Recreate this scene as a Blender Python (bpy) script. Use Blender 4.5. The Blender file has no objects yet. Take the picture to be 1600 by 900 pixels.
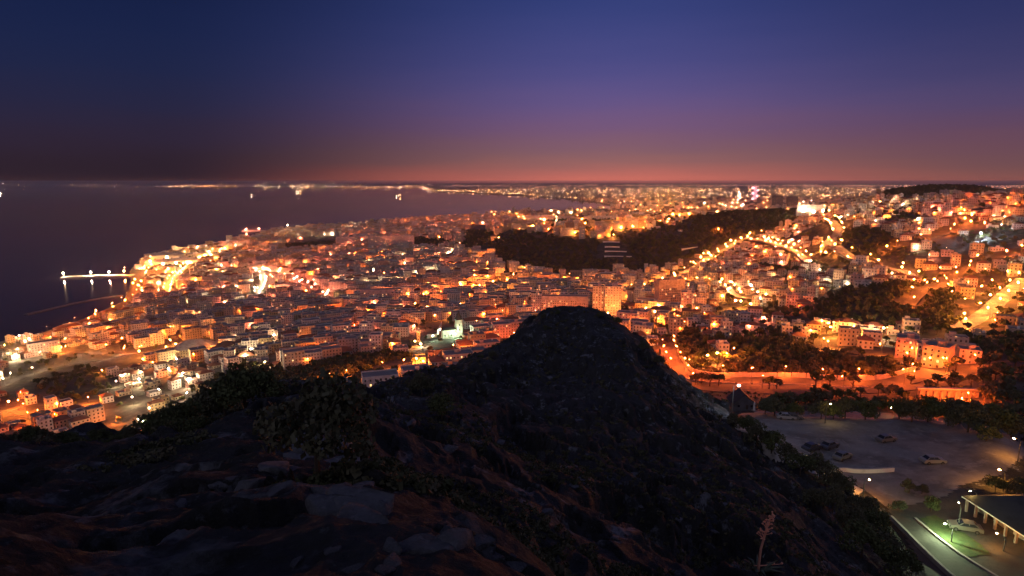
import bpy, math, random
import numpy as np
R = math.radians
rng = np.random.default_rng(11)
random.seed(5)
scene = bpy.context.scene
COL = scene.collection
CAM_PITCH = R(9.94); FPX = 953.0
cP, sP = math.cos(CAM_PITCH), math.sin(CAM_PITCH)
SEA = -230.0

# ------------------------------------------------------------------ basic helpers
def ray(px, py):
    u = (px - 800.0) / FPX; v = (450.0 - py) / FPX
    return np.array([u, cP + v * sP, -sP + v * cP])
def project(x, y, z):
    depth = y * cP - z * sP
    up = y * sP + z * cP
    depth = np.where(depth < 0.1, 0.1, depth)
    return 800 + FPX * x / depth, 450 - FPX * up / depth
def _h(ix, iy, s):
    n = (ix.astype(np.int64) * 374761393 + iy.astype(np.int64) * 668265263 + s * 974634777) & 0xffffffff
    n = ((n ^ (n >> 13)) * 1274126177) & 0xffffffff
    return ((n ^ (n >> 16)) & 0xffff) / 65535.0
def vnoise(x, y, s=0):
    x = np.asarray(x, float); y = np.asarray(y, float)
    ix = np.floor(x); iy = np.floor(y); fx = x - ix; fy = y - iy
    fx = fx * fx * (3 - 2 * fx); fy = fy * fy * (3 - 2 * fy)
    a = _h(ix, iy, s); b = _h(ix + 1, iy, s); c = _h(ix, iy + 1, s); d = _h(ix + 1, iy + 1, s)
    return (a * (1 - fx) + b * fx) * (1 - fy) + (c * (1 - fx) + d * fx) * fy
def fbm(x, y, o=4, s=0, ridged=False):
    t = 0; a = 1.0; n = 0.0
    for i in range(o):
        v = vnoise(x, y, s + i * 17) * 2 - 1
        if ridged: v = 1 - 2 * np.abs(v)
        t = t + a * v; n += a; a *= 0.5
        x = x * 2.03 + 5.3; y = y * 2.03 + 1.7
    return t / n
def in_poly(px, py, poly):
    px = np.asarray(px, float); py = np.asarray(py, float)
    ins = np.zeros(px.shape, bool); n = len(poly); j = n - 1
    for i in range(n):
        xi, yi = poly[i]; xj, yj = poly[j]
        c = ((yi > py) != (yj > py)) & (px < (xj - xi) * (py - yi) / ((yj - yi) or 1e-9) + xi)
        ins ^= c; j = i
    return ins
def seg_dist(x, y, pts):
    d = np.full(np.shape(x), 1e9)
    for (x0, y0), (x1, y1) in zip(pts[:-1], pts[1:]):
        dx, dy = x1 - x0, y1 - y0
        t = np.clip(((x - x0) * dx + (y - y0) * dy) / (dx * dx + dy * dy + 1e-9), 0, 1)
        d = np.minimum(d, np.hypot(x - x0 - t * dx, y - y0 - t * dy))
    return d

# ------------------------------------------------------------------ coastline (world metres)
def sea_pt(px, py):
    d = ray(px, py); t = (SEA + 1) / d[2]; return (d[0] * t, d[1] * t)
COAST_PX = [(-160, 575), (0, 533), (60, 521), (105, 508), (150, 490), (195, 470), (204, 452), (206, 436), (204, 424), (216, 408), (270, 392), (340, 382),
            (400, 372), (425, 362), (480, 356), (560, 353), (600, 346), (680, 341), (745, 335), (830, 329), (900, 327), (962, 325),
            (935, 317), (880, 310), (800, 304.5), (740, 301.5), (675, 298.5)]
COAST = [sea_pt(*p) for p in COAST_PX]
FAR_COAST = [(-3200, 22000), (-6000, 24500), (-11000, 26500), (-16000, 27500), (-24000, 27000), (-34000, 24000)]
LAND = [(-4000, 400)] + COAST + FAR_COAST + [(-60000, 30000), (-60000, 62000), (62000, 62000), (62000, -3000), (-4000, -3000)]
SHORE = COAST + FAR_COAST
# ------------------------------------------------------------------ terrain control points
CP = []
def T(px, py, t): d = ray(px, py) * t; CP.append((d[0], d[1], d[2]))
def Z(px, py, z): d = ray(px, py); t = z / d[2]; CP.append((d[0] * t, d[1] * t, z))
def W(th, r, z): CP.append((r * math.sin(R(th)), r * math.cos(R(th)), z))
for th in (-80, -45, -20, 0, 20, 45, 80): W(th, 0.8, -1.7); W(th, 2.2, -2.05 - (0.25 if th > 10 else 0))
for a in [(400,900,4.3),(200,900,5.2),(0,900,6.6),(600,880,4.7),(760,895,4.9),(640,835,6.0),(700,822,6.8),(780,855,6.2),(560,800,7.4),(500,840,6.2),
          (350,830,7.2),(450,760,12.5),(300,800,9.5),(540,770,10.5),(200,800,11.5),(100,850,9),(350,740,16),(250,770,14),(400,715,20),(470,690,24),(520,682,27),
          (540,720,20),(560,750,14.5),
          (600,790,22),(640,770,27),(720,806,23),(820,860,20),(900,895,22),(640,720,42),(700,650,66),(620,612,88),(600,640,74),(560,650,62),
          (650,590,104),(760,562,124),(720,600,100),(760,640,82),(820,513,146),(850,498,150),(878,490,152),(905,491,151),(930,498,149),(955,508,147),(985,529,143),(800,560,125),(860,600,112),(900,540,130),(860,680,74),
          (900,700,66),(900,800,38),(760,740,41),(1000,560,132),(1010,545,140),(1050,588,132),(1000,700,73),(1000,850,36),(1100,652,116),(1100,750,67),(1090,620,128),
          (1200,760,76),(1200,850,47),(1300,800,80),(1300,880,60),(1250,726,106),(1130,640,128),(1340,820,84),(1390,890,74),
          (350,650,66),(200,728,52),(0,772,40),(-200,785,38),(420,640,72),(500,640,82),(300,728,42),(150,780,26),(0,825,17),(100,750,45)]: T(*a)
for a in [(1150,652,-56),(1200,645,-56),(1300,650,-55),(1400,652,-54),(1500,655,-54),(1600,655,-54),(1300,700,-53),(1400,700,-53),(1500,700,-52.5),(1600,700,-52),(1280,728,-53),(1330,745,-52.5),
          (1350,770,-52),(1450,760,-52),(1600,760,-52),(1370,805,-51.5),(1450,810,-51.5),(1550,810,-51),(1600,850,-51),(1410,885,-51.5),(1500,890,-51),(1600,890,-51),(1750,700,-52),(1750,850,-50)]: Z(*a)
for px in range(1175, 1800, 25): Z(px, 652, -55); Z(px, 672, -54.3)
# behind the ridge
for px, prof in {-150:[(75,-38),(120,-66),(200,-110),(340,-175),(470,-207)], 0:[(75,-38),(120,-66),(200,-110),(340,-172),(470,-206)], 150:[(85,-42),(130,-68),(210,-112),(340,-170),(460,-200)], 300:[(95,-48),(150,-76),(230,-118),(340,-165),(450,-185)],
                 420:[(105,-50),(160,-78),(260,-118),(370,-145)],560:[(125,-55),(180,-80),(300,-122),(400,-143)],650:[(150,-56),(220,-88),(340,-130)],760:[(170,-58),(240,-92),(360,-135),(500,-160)],
                 880:[(180,-48),(230,-80),(340,-128),(500,-160)],960:[(172,-46),(230,-80),(340,-122),(480,-148)],1060:[(160,-60),(230,-90),(310,-112)],
                 1150:[(185,-74),(240,-95),(300,-106)],**{p: [(172,-63),(190,-72),(215,-83),(240,-91),(280,-100)] for p in range(1175, 1800, 25)}}.items():
    for r, z in prof: W(math.degrees(math.atan((px - 800) / FPX / .99)), r, z)
for a in [(0,660,-206),(100,640,-209),(250,660,-200),(200,600,-214),(60,580,-222),(0,610,-220),(150,540,-224),(300,560,-211),(420,585,-190),(300,500,-220),(200,495,-226),(400,500,-213),
          (480,616,-146),(440,626,-144),(560,592,-147),(640,574,-150),(700,553,-154),(560,540,-188),(400,540,-203),(500,565,-178),(640,545,-172),
          (600,500,-199),(700,520,-180),(700,470,-199),(600,440,-212),(500,400,-216),(600,375,-207),(700,350,-192),(450,370,-223),(760,341,-175),(300,440,-222),(260,410,-227),(360,400,-225),(400,450,-218),(500,460,-210),(640,400,-207),
          (800,424,-196),(800,480,-180),(760,440,-200),(780,395,-160),(800,350,-112),(860,348,-108),(900,428,-188),(900,385,-146),(900,345,-106),(1000,345,-101),(1050,333,-88),(1150,332,-84),(1240,327,-78),(950,345,-104),(950,385,-142),(1000,385,-140),
          (1050,424,-176),(1000,430,-183),(1150,386,-150),(1250,350,-101),(1100,400,-160),(1100,470,-154),(1040,490,-154),(1200,470,-142),(1150,500,-140),(1250,510,-128),(950,490,-164),(870,488,-168),
          (1100,550,-131),(1050,565,-128),(1060,588,-119),(1150,596,-113),(1250,596,-110),(1350,600,-107),(1450,592,-103),(1560,600,-97),(1280,550,-124),(1400,556,-118),
          (1390,513,-118),(1300,505,-122),(1480,515,-114),(1300,440,-127),(1300,400,-115),(1400,415,-106),(1300,350,-76),(1200,380,-126),(1200,430,-138),(1500,400,-92),(1600,400,-86),(1500,350,-63),(1600,350,-56),
          (1600,303,-24),(1340,316,-58),(1290,324,-68),(1560,470,-105),(1600,540,-104),(1500,440,-108),(1450,548,-116),(1450,375,-78)]: Z(*a)
for a in [(1390,449,566),(1340,456,560),(1450,455,560),(1350,357,905),(1390,368,890),(1320,372,880),(1300,440,740),(1440,440,690)]: T(*a)
for px, py in [(1385,301),(1400,298),(1425,295),(1450,292.5),(1480,292),(1510,292.5),(1540,295),(1565,299)]: T(px, py, 1600); T(px, 313 if px < 1540 else 309, 1360); CP.append((ray(px, py)[0] * 1750, ray(px, py)[1] * 1750, ray(px, py)[2] * 1600 - 14))
# behind the mid ridge, far plain, far hills
for px, r, z in [(800,1900,-150),(800,2300,-195),(900,2100,-150),(900,2700,-205),(1000,2000,-130),(1000,2700,-200),(1100,2200,-120),(1100,3200,-200),(1240,2400,-110),(1240,3500,-190),(1400,2300,-70),(1400,3500,-150),(1550,2000,-50),(1600,3000,-110),(1700,2000,-50),
                 (1000,5600,-226),(1100,5000,-222),(1300,5500,-205),(1500,5000,-170),(1700,5000,-160),(900,9000,-224),(1100,9000,-212),(1300,9500,-190),(1500,9500,-170),(900,14000,-185),(1050,14500,-165),(1200,15000,-160),(1350,15000,-140),(1550,15000,-140),(1750,15000,-140),
                 (700,21000,-215),(800,19000,-200),(300,30000,-222),(500,28000,-220),(0,31000,-220),(-200,34000,-220),(800,40000,-215),(1200,40000,-215),(1600,40000,-205),(400,45000,-226),(0,45000,-226),(-300,45000,-226),(800,70000,-200),(0,70000,-200),(1600,70000,-200)]:
    W(math.degrees(math.atan((px - 800) / FPX / .99)), r, z)
for p in COAST[:22]: CP.append((p[0], p[1], SEA + 1.5))
for th, r, z in [(-80,30,-12),(-80,100,-55),(-80,300,-150),(-80,600,-210),(80,20,-8),(80,60,-40),(80,150,-48),(80,400,-60),(80,1200,-20),(80,4000,-60),(-80,4000,-235)]: W(th, r, z)
CPA = np.array(CP)
def lp(x, y):
    return np.arctan2(x, y) * 3.0, np.log(np.maximum(np.hypot(x, y), 0.3))
ca, cb = lp(CPA[:, 0], CPA[:, 1])
D = np.hypot(ca[:, None] - ca[None], cb[:, None] - cb[None])
n = len(ca); A = np.zeros((n + 3, n + 3)); A[:n, :n] = D - np.eye(n) * 0.004
A[:n, n] = 1; A[:n, n + 1] = ca; A[:n, n + 2] = cb; A[n:, :n] = A[:n, n:].T
wsol = np.linalg.solve(A, np.concatenate([CPA[:, 2], np.zeros(3)]))
def rbf(x, y):
    sh = np.shape(x); a, b = lp(np.ravel(x), np.ravel(y)); out = np.empty(a.shape)
    for i in range(0, len(a), 20000):
        aa = a[i:i + 20000]; bb = b[i:i + 20000]
        d = np.hypot(aa[:, None] - ca[None], bb[:, None] - cb[None])
        out[i:i + 20000] = d @ wsol[:n] + wsol[n] + aa * wsol[n + 1] + bb * wsol[n + 2]
    return out.reshape(sh)
def smooth(e0, e1, x):
    t = np.clip((x - e0) / (e1 - e0), 0, 1); return t * t * (3 - 2 * t)
def terrain(x, y):
    r = np.hypot(x, y)
    z = rbf(x, y)
    # rocky relief of the near hill (not on the level shelf of the car park)
    shelf = in_poly(*project(x, y, z), [(1140, 652), (1170, 560), (2400, 560), (2400, 1400), (1420, 950), (1385, 850), (1290, 745)]) & (r > 60) & (r < 420)
    hill = smooth(330, 200, r) * np.where(shelf, 0.0, 1.0)
    near = smooth(60, 8, r)
    z = z + hill * smooth(6, 40, r) * (fbm(x / 14, y / 14, 5, 3, True) * 1.3 + fbm(x / 3.6 + .4 * y / 3.6, y / 7.5, 5, 9, True) * 0.85)
    wx = x + 2.5 * fbm(x / 7, y / 7, 3, 51); wy = y + 2.5 * fbm(x / 7 + 9, y / 7, 3, 52)
    crag = fbm(wx / 6.5, wy / 11, 4, 61, True); crag2 = fbm(wx / 2.2, wy / 3.4, 4, 67, True)
    z = z + hill * smooth(9, 30, r) * (smooth(.02, .22, crag) * 1.7 + smooth(.05, .25, crag2) * .6 - .8)
    z = z + smooth(26, 9, r) * smooth(3.2, 5, r) * (smooth(.0, .18, fbm(wx / 1.5, wy / 1.2, 4, 81, True)) * .30 - .12)
    z = z + near * smooth(0.5, 3.0, r) * (fbm(x / 2.6, y / 2.6, 6, 21, True) * 0.42 + fbm(x / 0.8, y / 0.8, 4, 33, True) * 0.10)
    far = r > 420
    if np.any(far):
        xf, yf = x[far], y[far]; zf = z[far]
        land = in_poly(xf, yf, LAND); d = seg_dist(xf, yf, SHORE); sd = np.where(land, d, -d)
        k = smooth(-25, 4, sd)
        zf = np.where(land, np.maximum(zf, SEA + 2.0 + np.minimum(sd, 200) * .01), zf)
        zf = zf + np.where(rf_ := np.hypot(xf, yf) > 6500, fbm(xf / 2600, yf / 2600, 4, 5) * 9 * smooth(300, 3000, sd), 0)
        z = z.copy(); z[far] = zf * k + (SEA - 9) * (1 - k)
    return z
th_g = np.concatenate([np.linspace(-80, -46, 24)[:-1], np.linspace(-46, 46, 560), np.linspace(46, 80, 24)[1:]]) * math.pi / 180
lr_g = np.concatenate([np.linspace(math.log(0.8), math.log(400), 760)[:-1], np.linspace(math.log(400), math.log(62000), 400)])
TH, LR = np.meshgrid(th_g, lr_g, indexing='ij')
GX = np.exp(LR) * np.sin(TH); GY = np.exp(LR) * np.cos(TH)
GZ = terrain(GX, GY)
def zat(x, y):
    x = np.asarray(x, float); y = np.asarray(y, float)
    fi = np.interp(np.arctan2(x, y), th_g, np.arange(len(th_g))); fj = np.interp(np.log(np.hypot(x, y) + 1e-6), lr_g, np.arange(len(lr_g)))
    i = np.clip(fi.astype(int), 0, len(th_g) - 2); j = np.clip(fj.astype(int), 0, len(lr_g) - 2); a = fi - i; b = fj - j
    return (GZ[i, j] * (1 - a) * (1 - b) + GZ[i + 1, j] * a * (1 - b) + GZ[i, j + 1] * (1 - a) * b + GZ[i + 1, j + 1] * a * b)
TS = np.exp(np.linspace(math.log(2.5), math.log(50000), 5000))
def put(px, py, rmin=0.0):
    """the ground point seen at a pixel of the photograph"""
    d = ray(px, py); ts = TS[TS > max(rmin, 2.5)]
    g = np.maximum(zat(d[0] * ts, d[1] * ts), SEA); below = np.nonzero(d[2] * ts < g)[0]
    if len(below) == 0: t = ts[-1]
    else:
        k = below[0]; t = ts[k]
        if k > 0:
            t0, t1 = ts[k - 1], ts[k]
            for _ in range(12):
                m = .5 * (t0 + t1)
                if d[2] * m < max(float(zat(d[0] * m, d[1] * m)), SEA): t1 = m
                else: t0 = m
            t = t1
    return np.array([d[0] * t, d[1] * t, max(float(zat(d[0] * t, d[1] * t)), SEA)])
def seen(x, y, z):
    x, y, z = np.broadcast_arrays(*(np.atleast_1d(np.asarray(v, float)) for v in (x, y, z)))
    ok = np.ones(x.shape, bool)
    for s in np.linspace(0.02, 0.985, 90):
        ok &= zat(x * s, y * s) < z * s + 0.3
    return ok

# ------------------------------------------------------------------ materials
MATS = {}
def mat(name, base=(.5, .5, .5), rough=.8, metal=0.0, noise=None, bump=None, spec=.3):
    m = bpy.data.materials.new(name); m.use_nodes = True; nt = m.node_tree; b = nt.nodes['Principled BSDF']
    b.inputs['Base Color'].default_value = (*base, 1); b.inputs['Roughness'].default_value = rough; b.inputs['Metallic'].default_value = metal
    b.inputs['Specular IOR Level'].default_value = spec
    if noise or bump:
        tc = nt.nodes.new('ShaderNodeTexCoord')
    if noise:                       # list of (scale, colour, lo, hi): layers of colour
        prev = None
        col = (*base, 1)
        for sc, c2, lo, hi in noise:
            nz = nt.nodes.new('ShaderNodeTexNoise'); nz.inputs['Scale'].default_value = sc; nz.inputs['Detail'].default_value = 6; nz.inputs['Roughness'].default_value = .65
            nt.links.new(tc.outputs['Object'], nz.inputs['Vector'])
            mr = nt.nodes.new('ShaderNodeMapRange'); mr.inputs['From Min'].default_value = lo; mr.inputs['From Max'].default_value = hi
            nt.links.new(nz.outputs['Fac'], mr.inputs['Value'])
            mx = nt.nodes.new('ShaderNodeMix'); mx.data_type = 'RGBA'
            nt.links.new(mr.outputs['Result'], mx.inputs['Factor'])
            if prev is None: mx.inputs['A'].default_value = col
            else: nt.links.new(prev, mx.inputs['A'])
            mx.inputs['B'].default_value = (*c2, 1); prev = mx.outputs['Result']
        nt.links.new(prev, b.inputs['Base Color'])
    if bump:
        sc, st, dist = bump
        nz = nt.nodes.new('ShaderNodeTexNoise'); nz.inputs['Scale'].default_value = sc; nz.inputs['Detail'].default_value = 8; nz.inputs['Roughness'].default_value = .7
        nt.links.new(tc.outputs['Object'], nz.inputs['Vector'])
        bp = nt.nodes.new('ShaderNodeBump'); bp.inputs['Strength'].default_value = st; bp.inputs['Distance'].default_value = dist
        nt.links.new(nz.outputs['Fac'], bp.inputs['Height']); nt.links.new(bp.outputs['Normal'], b.inputs['Normal'])
    MATS[name] = m; return m
def emit(name, col, strength, sampling='FRONT'):
    m = bpy.data.materials.new(name); m.use_nodes = True; nt = m.node_tree; nt.nodes.clear()
    e = nt.nodes.new('ShaderNodeEmission'); e.inputs['Color'].default_value = (*col, 1); e.inputs['Strength'].default_value = strength
    o = nt.nodes.new('ShaderNodeOutputMaterial'); nt.links.new(e.outputs[0], o.inputs['Surface'])
    m.cycles.emission_sampling = sampling; MATS[name] = m; return m
M_hill = mat('hill_earth', (.042, .046, .052), .95, noise=[(.22, (.028, .030, .026), .42, .60), (.07, (.064, .070, .080), .52, .68), (.55, (.20, .22, .25), .56, .66), (2.3, (.030, .032, .034), .48, .60), (9, (.13, .142, .16), .60, .75)], bump=(3.0, 1.0, .5))
M_city = mat('town_ground', (.07, .065, .06), .9, noise=[(.02, (.04, .045, .03), .45, .6), (.11, (.12, .10, .085), .5, .7)], bump=(.6, .4, .3))
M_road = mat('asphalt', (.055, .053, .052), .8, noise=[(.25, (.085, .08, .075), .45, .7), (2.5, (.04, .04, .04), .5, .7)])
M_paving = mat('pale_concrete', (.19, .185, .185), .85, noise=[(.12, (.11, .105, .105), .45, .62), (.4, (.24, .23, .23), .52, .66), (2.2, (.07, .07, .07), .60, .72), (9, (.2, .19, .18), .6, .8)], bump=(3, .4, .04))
M_grass = mat('lawn', (.05, .075, .03), .95, noise=[(.8, (.085, .10, .04), .45, .65), (6, (.03, .045, .02), .5, .7)], bump=(9, .8, .06))
M_roof = mat('roof_felt', (.20, .19, .195), .9, noise=[(.09, (.27, .25, .25), .45, .6), (.5, (.17, .16, .16), .5, .7)])
M_access = mat('pale_track', (.42, .41, .40), .9, noise=[(.3, (.26, .25, .24), .45, .65)])
M_tile = mat('roof_tile', (.24, .11, .07), .85, noise=[(.3, (.16, .08, .055), .45, .65)])
M_dkroof = mat('slate_roof', (.045, .047, .052), .7, noise=[(.5, (.03, .032, .036), .45, .65)])
M_conc = mat('concrete', (.34, .32, .30), .85, noise=[(.4, (.22, .21, .20), .45, .68), (3, (.40, .38, .36), .5, .75)])
M_white = mat('white_paint', (.72, .70, .66), .7, noise=[(.7, (.55, .53, .50), .5, .72)])
M_stone = mat('terrace_stone', (.42, .36, .30), .9, noise=[(.35, (.27, .22, .18), .42, .66), (2, (.5, .44, .38), .5, .75)], bump=(2, .6, .1))
M_rwall = mat('dark_stonework', (.20, .16, .13), .9, noise=[(.3, (.11, .085, .07), .42, .62), (1.8, (.27, .22, .18), .5, .72)], bump=(1.5, .8, .2))
M_rock = mat('limestone', (.11, .118, .135), .92, noise=[(.9, (.05, .054, .06), .42, .62), (4.5, (.18, .19, .21), .52, .74)], bump=(5, .9, .08))
M_metal = mat('painted_metal', (.12, .12, .125), .5, .6)
M_bark = mat('bark', (.07, .05, .038), .9)
M_leaf = mat('leaves', (.075, .09, .035), .8, noise=[(.6, (.085, .095, .04), .45, .65), (2.2, (.035, .05, .022), .5, .7)])
M_dleaf = mat('dark_leaves', (.088, .088, .050), .8, noise=[(.35, (.11, .10, .06), .45, .65), (1.6, (.04, .05, .028), .5, .7)])
M_scrub = mat('dry_scrub', (.085, .08, .05), .9, noise=[(.4, (.05, .06, .028), .42, .6), (1.4, (.12, .10, .06), .55, .75)])
M_glass = mat('dark_glass', (.02, .022, .028), .12, spec=.6)
M_stalk = mat('dry_stalk', (.78, .36, .24), .8)
M_agave = mat('agave_leaf', (.10, .13, .09), .6)
M_tyre = mat('rubber', (.02, .02, .02), .8)
ORANGE = (1.0, .178, .020); AMBER = (1.0, .265, .038); WHITE = (1.0, .66, .36); COOL = (.80, .88, 1.0); GREEN = (.72, 1.0, .62); PINK = (1.0, .21, .095); RED = (1.0, .125, .014)
K = 10.0
M_bulb = {'orange': emit('sodium_bulb', ORANGE, 1900 * K), 'amber': emit('amber_bulb', AMBER, 1700 * K), 'white': emit('white_bulb', WHITE, 1500 * K), 'cool': emit('cool_bulb', COOL, 1200 * K),
          'green': emit('greenish_bulb', GREEN, 700 * K), 'pink': emit('pinkish_bulb', PINK, 1800 * K), 'red': emit('deep_sodium_bulb', RED, 1600 * K)}
M_litwin = emit('lit_window', (1, .55, .2), 2.2, 'NONE')
M_far = {'orange': emit('far_sodium', (1, .36, .13), 240, 'NONE'), 'white': emit('far_white', (1, .66, .42), 240, 'NONE'), 'faint': emit('far_glow_fill', (1, .38, .22), 22, 'NONE')}

def wall_material():
    m = bpy.data.materials.new('facade'); m.use_nodes = True; nt = m.node_tree; b = nt.nodes['Principled BSDF']; N = nt.nodes.new; L = nt.links.new
    b.inputs['Roughness'].default_value = .85; b.inputs['Specular IOR Level'].default_value = .2
    at = N('ShaderNodeAttribute'); at.attribute_name = 'paint'
    uv = N('ShaderNodeUVMap'); uv.uv_map = 'wall'
    sx = N('ShaderNodeSeparateXYZ'); L(uv.outputs[0], sx.inputs[0])
    def math_(op, a, bb=None, c=None):
        q = N('ShaderNodeMath'); q.operation = op
        for i, v in enumerate((a, bb, c)):
            if v is None: continue
            if isinstance(v, (int, float)): q.inputs[i].default_value = v
            else: L(v, q.inputs[i])
        return q.outputs[0]
    us = math_('DIVIDE', sx.outputs['X'], 2.9); vs = math_('DIVIDE', sx.outputs['Y'], 3.1)
    fu = math_('FRACT', us); fv = math_('FRACT', vs)
    wu = math_('MULTIPLY', math_('GREATER_THAN', fu, .30), math_('LESS_THAN', fu, .70))
    wv = math_('MULTIPLY', math_('GREATER_THAN', fv, .30), math_('LESS_THAN', fv, .80))
    win = math_('MULTIPLY', wu, wv)
    cb = N('ShaderNodeCombineXYZ'); L(math_('FLOOR', us), cb.inputs[0]); L(math_('FLOOR', vs), cb.inputs[1])
    wn = N('ShaderNodeTexWhiteNoise'); wn.noise_dimensions = '2D'; L(cb.outputs[0], wn.inputs['Vector'])
    lit = math_('MULTIPLY', win, math_('GREATER_THAN', wn.outputs['Value'], .93))
    slab = math_('LESS_THAN', fv, .07)
    # weathering
    tc = N('ShaderNodeTexCoord'); nz = N('ShaderNodeTexNoise'); nz.inputs['Scale'].default_value = .35; nz.inputs['Detail'].default_value = 5; L(tc.outputs['Object'], nz.inputs['Vector'])
    mr = N('ShaderNodeMapRange'); mr.inputs['From Min'].default_value = .35; mr.inputs['From Max'].default_value = .7; mr.inputs['To Min'].default_value = 1.0; mr.inputs['To Max'].default_value = .72; L(nz.outputs['Fac'], mr.inputs['Value'])
    mul = N('ShaderNodeMix'); mul.data_type = 'RGBA'; mul.blend_type = 'MULTIPLY'; mul.inputs['Factor'].default_value = 1; L(at.outputs['Color'], mul.inputs['A'])
    cg = N('ShaderNodeCombineColor'); [L(mr.outputs[0], cg.inputs[i]) for i in range(3)]; L(cg.outputs[0], mul.inputs['B'])
    m1 = N('ShaderNodeMix'); m1.data_type = 'RGBA'; L(win, m1.inputs['Factor']); L(mul.outputs['Result'], m1.inputs['A'])
    # shutters: some windows brown, some dark glass
    m0 = N('ShaderNodeMix'); m0.data_type = 'RGBA'; m0.inputs['A'].default_value = (.035, .035, .045, 1); m0.inputs['B'].default_value = (.13, .10, .08, 1)
    L(math_('GREATER_THAN', math_('FRACT', math_('MULTIPLY', wn.outputs['Value'], 7.3)), .6), m0.inputs['Factor']); L(m0.outputs['Result'], m1.inputs['B'])
    m2 = N('ShaderNodeMix'); m2.data_type = 'RGBA'; L(math_('MULTIPLY', slab, .35), m2.inputs['Factor']); L(m1.outputs['Result'], m2.inputs['A']); m2.inputs['B'].default_value = (.16, .15, .14, 1)
    L(m2.outputs['Result'], b.inputs['Base Color'])
    b.inputs['Emission Color'].default_value = (1, .52, .18, 1)
    L(math_('MULTIPLY', lit, math_('MULTIPLY_ADD', math_('FRACT', math_('MULTIPLY', wn.outputs['Value'], 91.7)), 1.6, .25)), b.inputs['Emission Strength'])
    m.cycles.emission_sampling = 'NONE'
    return m
M_wall = wall_material()
def paint_material():
    m = bpy.data.materials.new('plaster'); m.use_nodes = True; nt = m.node_tree; b = nt.nodes['Principled BSDF']; b.inputs['Roughness'].default_value = .85
    at = nt.nodes.new('ShaderNodeAttribute'); at.attribute_name = 'paint'
    tc = nt.nodes.new('ShaderNodeTexCoord'); nz = nt.nodes.new('ShaderNodeTexNoise'); nz.inputs['Scale'].default_value = .4; nz.inputs['Detail'].default_value = 6
    nt.links.new(tc.outputs['Object'], nz.inputs['Vector'])
    mx = nt.nodes.new('ShaderNodeMix'); mx.data_type = 'RGBA'; mx.blend_type = 'MULTIPLY'; mx.inputs['B'].default_value = (.6, .57, .55, 1)
    mr = nt.nodes.new('ShaderNodeMapRange'); mr.inputs['From Min'].default_value = .42; mr.inputs['From Max'].default_value = .72; nt.links.new(nz.outputs['Fac'], mr.inputs['Value'])
    nt.links.new(mr.outputs[0], mx.inputs['Factor']); nt.links.new(at.outputs['Color'], mx.inputs['A']); nt.links.new(mx.outputs['Result'], b.inputs['Base Color'])
    return m
M_plaster = paint_material()

# ------------------------------------------------------------------ mesh builder
class MB:
    def __init__(s): s.v = []; s.f = []; s.mi = []; s.uv = []; s.col = []; s.mats = []
    def slot(s, m):
        if m not in s.mats: s.mats.append(m)
        return s.mats.index(m)
    def face(s, pts, m, uvs=None, col=(.5, .5, .5)):
        b = len(s.v); s.v.extend([tuple(p) for p in pts]); s.f.append(tuple(range(b, b + len(pts)))); s.mi.append(s.slot(m))
        s.uv.append(uvs or [(0, 0)] * len(pts)); s.col.append(col)
    def box(s, x0, x1, y0, y1, z0, z1, m, xf=None, col=(.5, .5, .5), bottom=True, top=None):
        P = [(x0, y0, z0), (x1, y0, z0), (x1, y1, z0), (x0, y1, z0), (x0, y0, z1), (x1, y0, z1), (x1, y1, z1), (x0, y1, z1)]
        if xf: P = [xf(p) for p in P]
        for q in ((0, 1, 5, 4), (1, 2, 6, 5), (2, 3, 7, 6), (3, 0, 4, 7)): s.face([P[i] for i in q], m, None, col)
        s.face([P[i] for i in (4, 5, 6, 7)], top or m, None, col)
        if bottom: s.face([P[i] for i in (3, 2, 1, 0)], m, None, col)
    def tube(s, pts, rad, m, seg=6, cap=True, col=(.5, .5, .5)):
        rings = []
        for i, p in enumerate(pts):
            p = np.array(p, float); a = np.array(pts[max(i - 1, 0)], float); b = np.array(pts[min(i + 1, len(pts) - 1)], float); t = b - a; t /= np.linalg.norm(t) + 1e-9
            u = np.cross(t, (0, 0, 1) if abs(t[2]) < .9 else (1, 0, 0)); u /= np.linalg.norm(u); w = np.cross(t, u); r = rad[i] if hasattr(rad, '__len__') else rad
            rings.append([p + r * (math.cos(2 * math.pi * k / seg) * u + math.sin(2 * math.pi * k / seg) * w) for k in range(seg)])
        for a, b in zip(rings[:-1], rings[1:]):
            for k in range(seg): s.face([a[k], a[(k + 1) % seg], b[(k + 1) % seg], b[k]], m, None, col)
        if cap:
            s.face(rings[-1], m, None, col); s.face(rings[0][::-1], m, None, col)
    def octa(s, c, r, m, rz=None):
        rz = rz or r; x, y, z = c
        P = [(x + r, y, z), (x, y + r, z), (x - r, y, z), (x, y - r, z), (x, y, z + rz), (x, y, z - rz)]
        for i in range(4):
            j = (i + 1) % 4; s.face([P[i], P[j], P[4]], m); s.face([P[j], P[i], P[5]], m)
    def mesh(s, name):
        me = bpy.data.meshes.new(name); me.from_pydata(s.v, [], s.f)
        for m in s.mats: me.materials.append(m)
        me.polygons.foreach_set('material_index', s.mi)
        if any(any(c != (0, 0) for c in u) for u in s.uv):
            l = me.uv_layers.new(name='wall'); l.data.foreach_set('uv', np.array([c for u in s.uv for c in u], np.float32).ravel())
        if M_wall in s.mats or M_plaster in s.mats:
            a = me.color_attributes.new('paint', 'FLOAT_COLOR', 'CORNER')
            a.data.foreach_set('color', np.array([(*s.col[i], 1) for i, f in enumerate(s.f) for _ in f], np.float32).ravel())
        me.update(); return me
    def build(s, name, parent=None, loc=None, rz=0): return link(name, s.mesh(name), parent, loc, rz)
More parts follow.
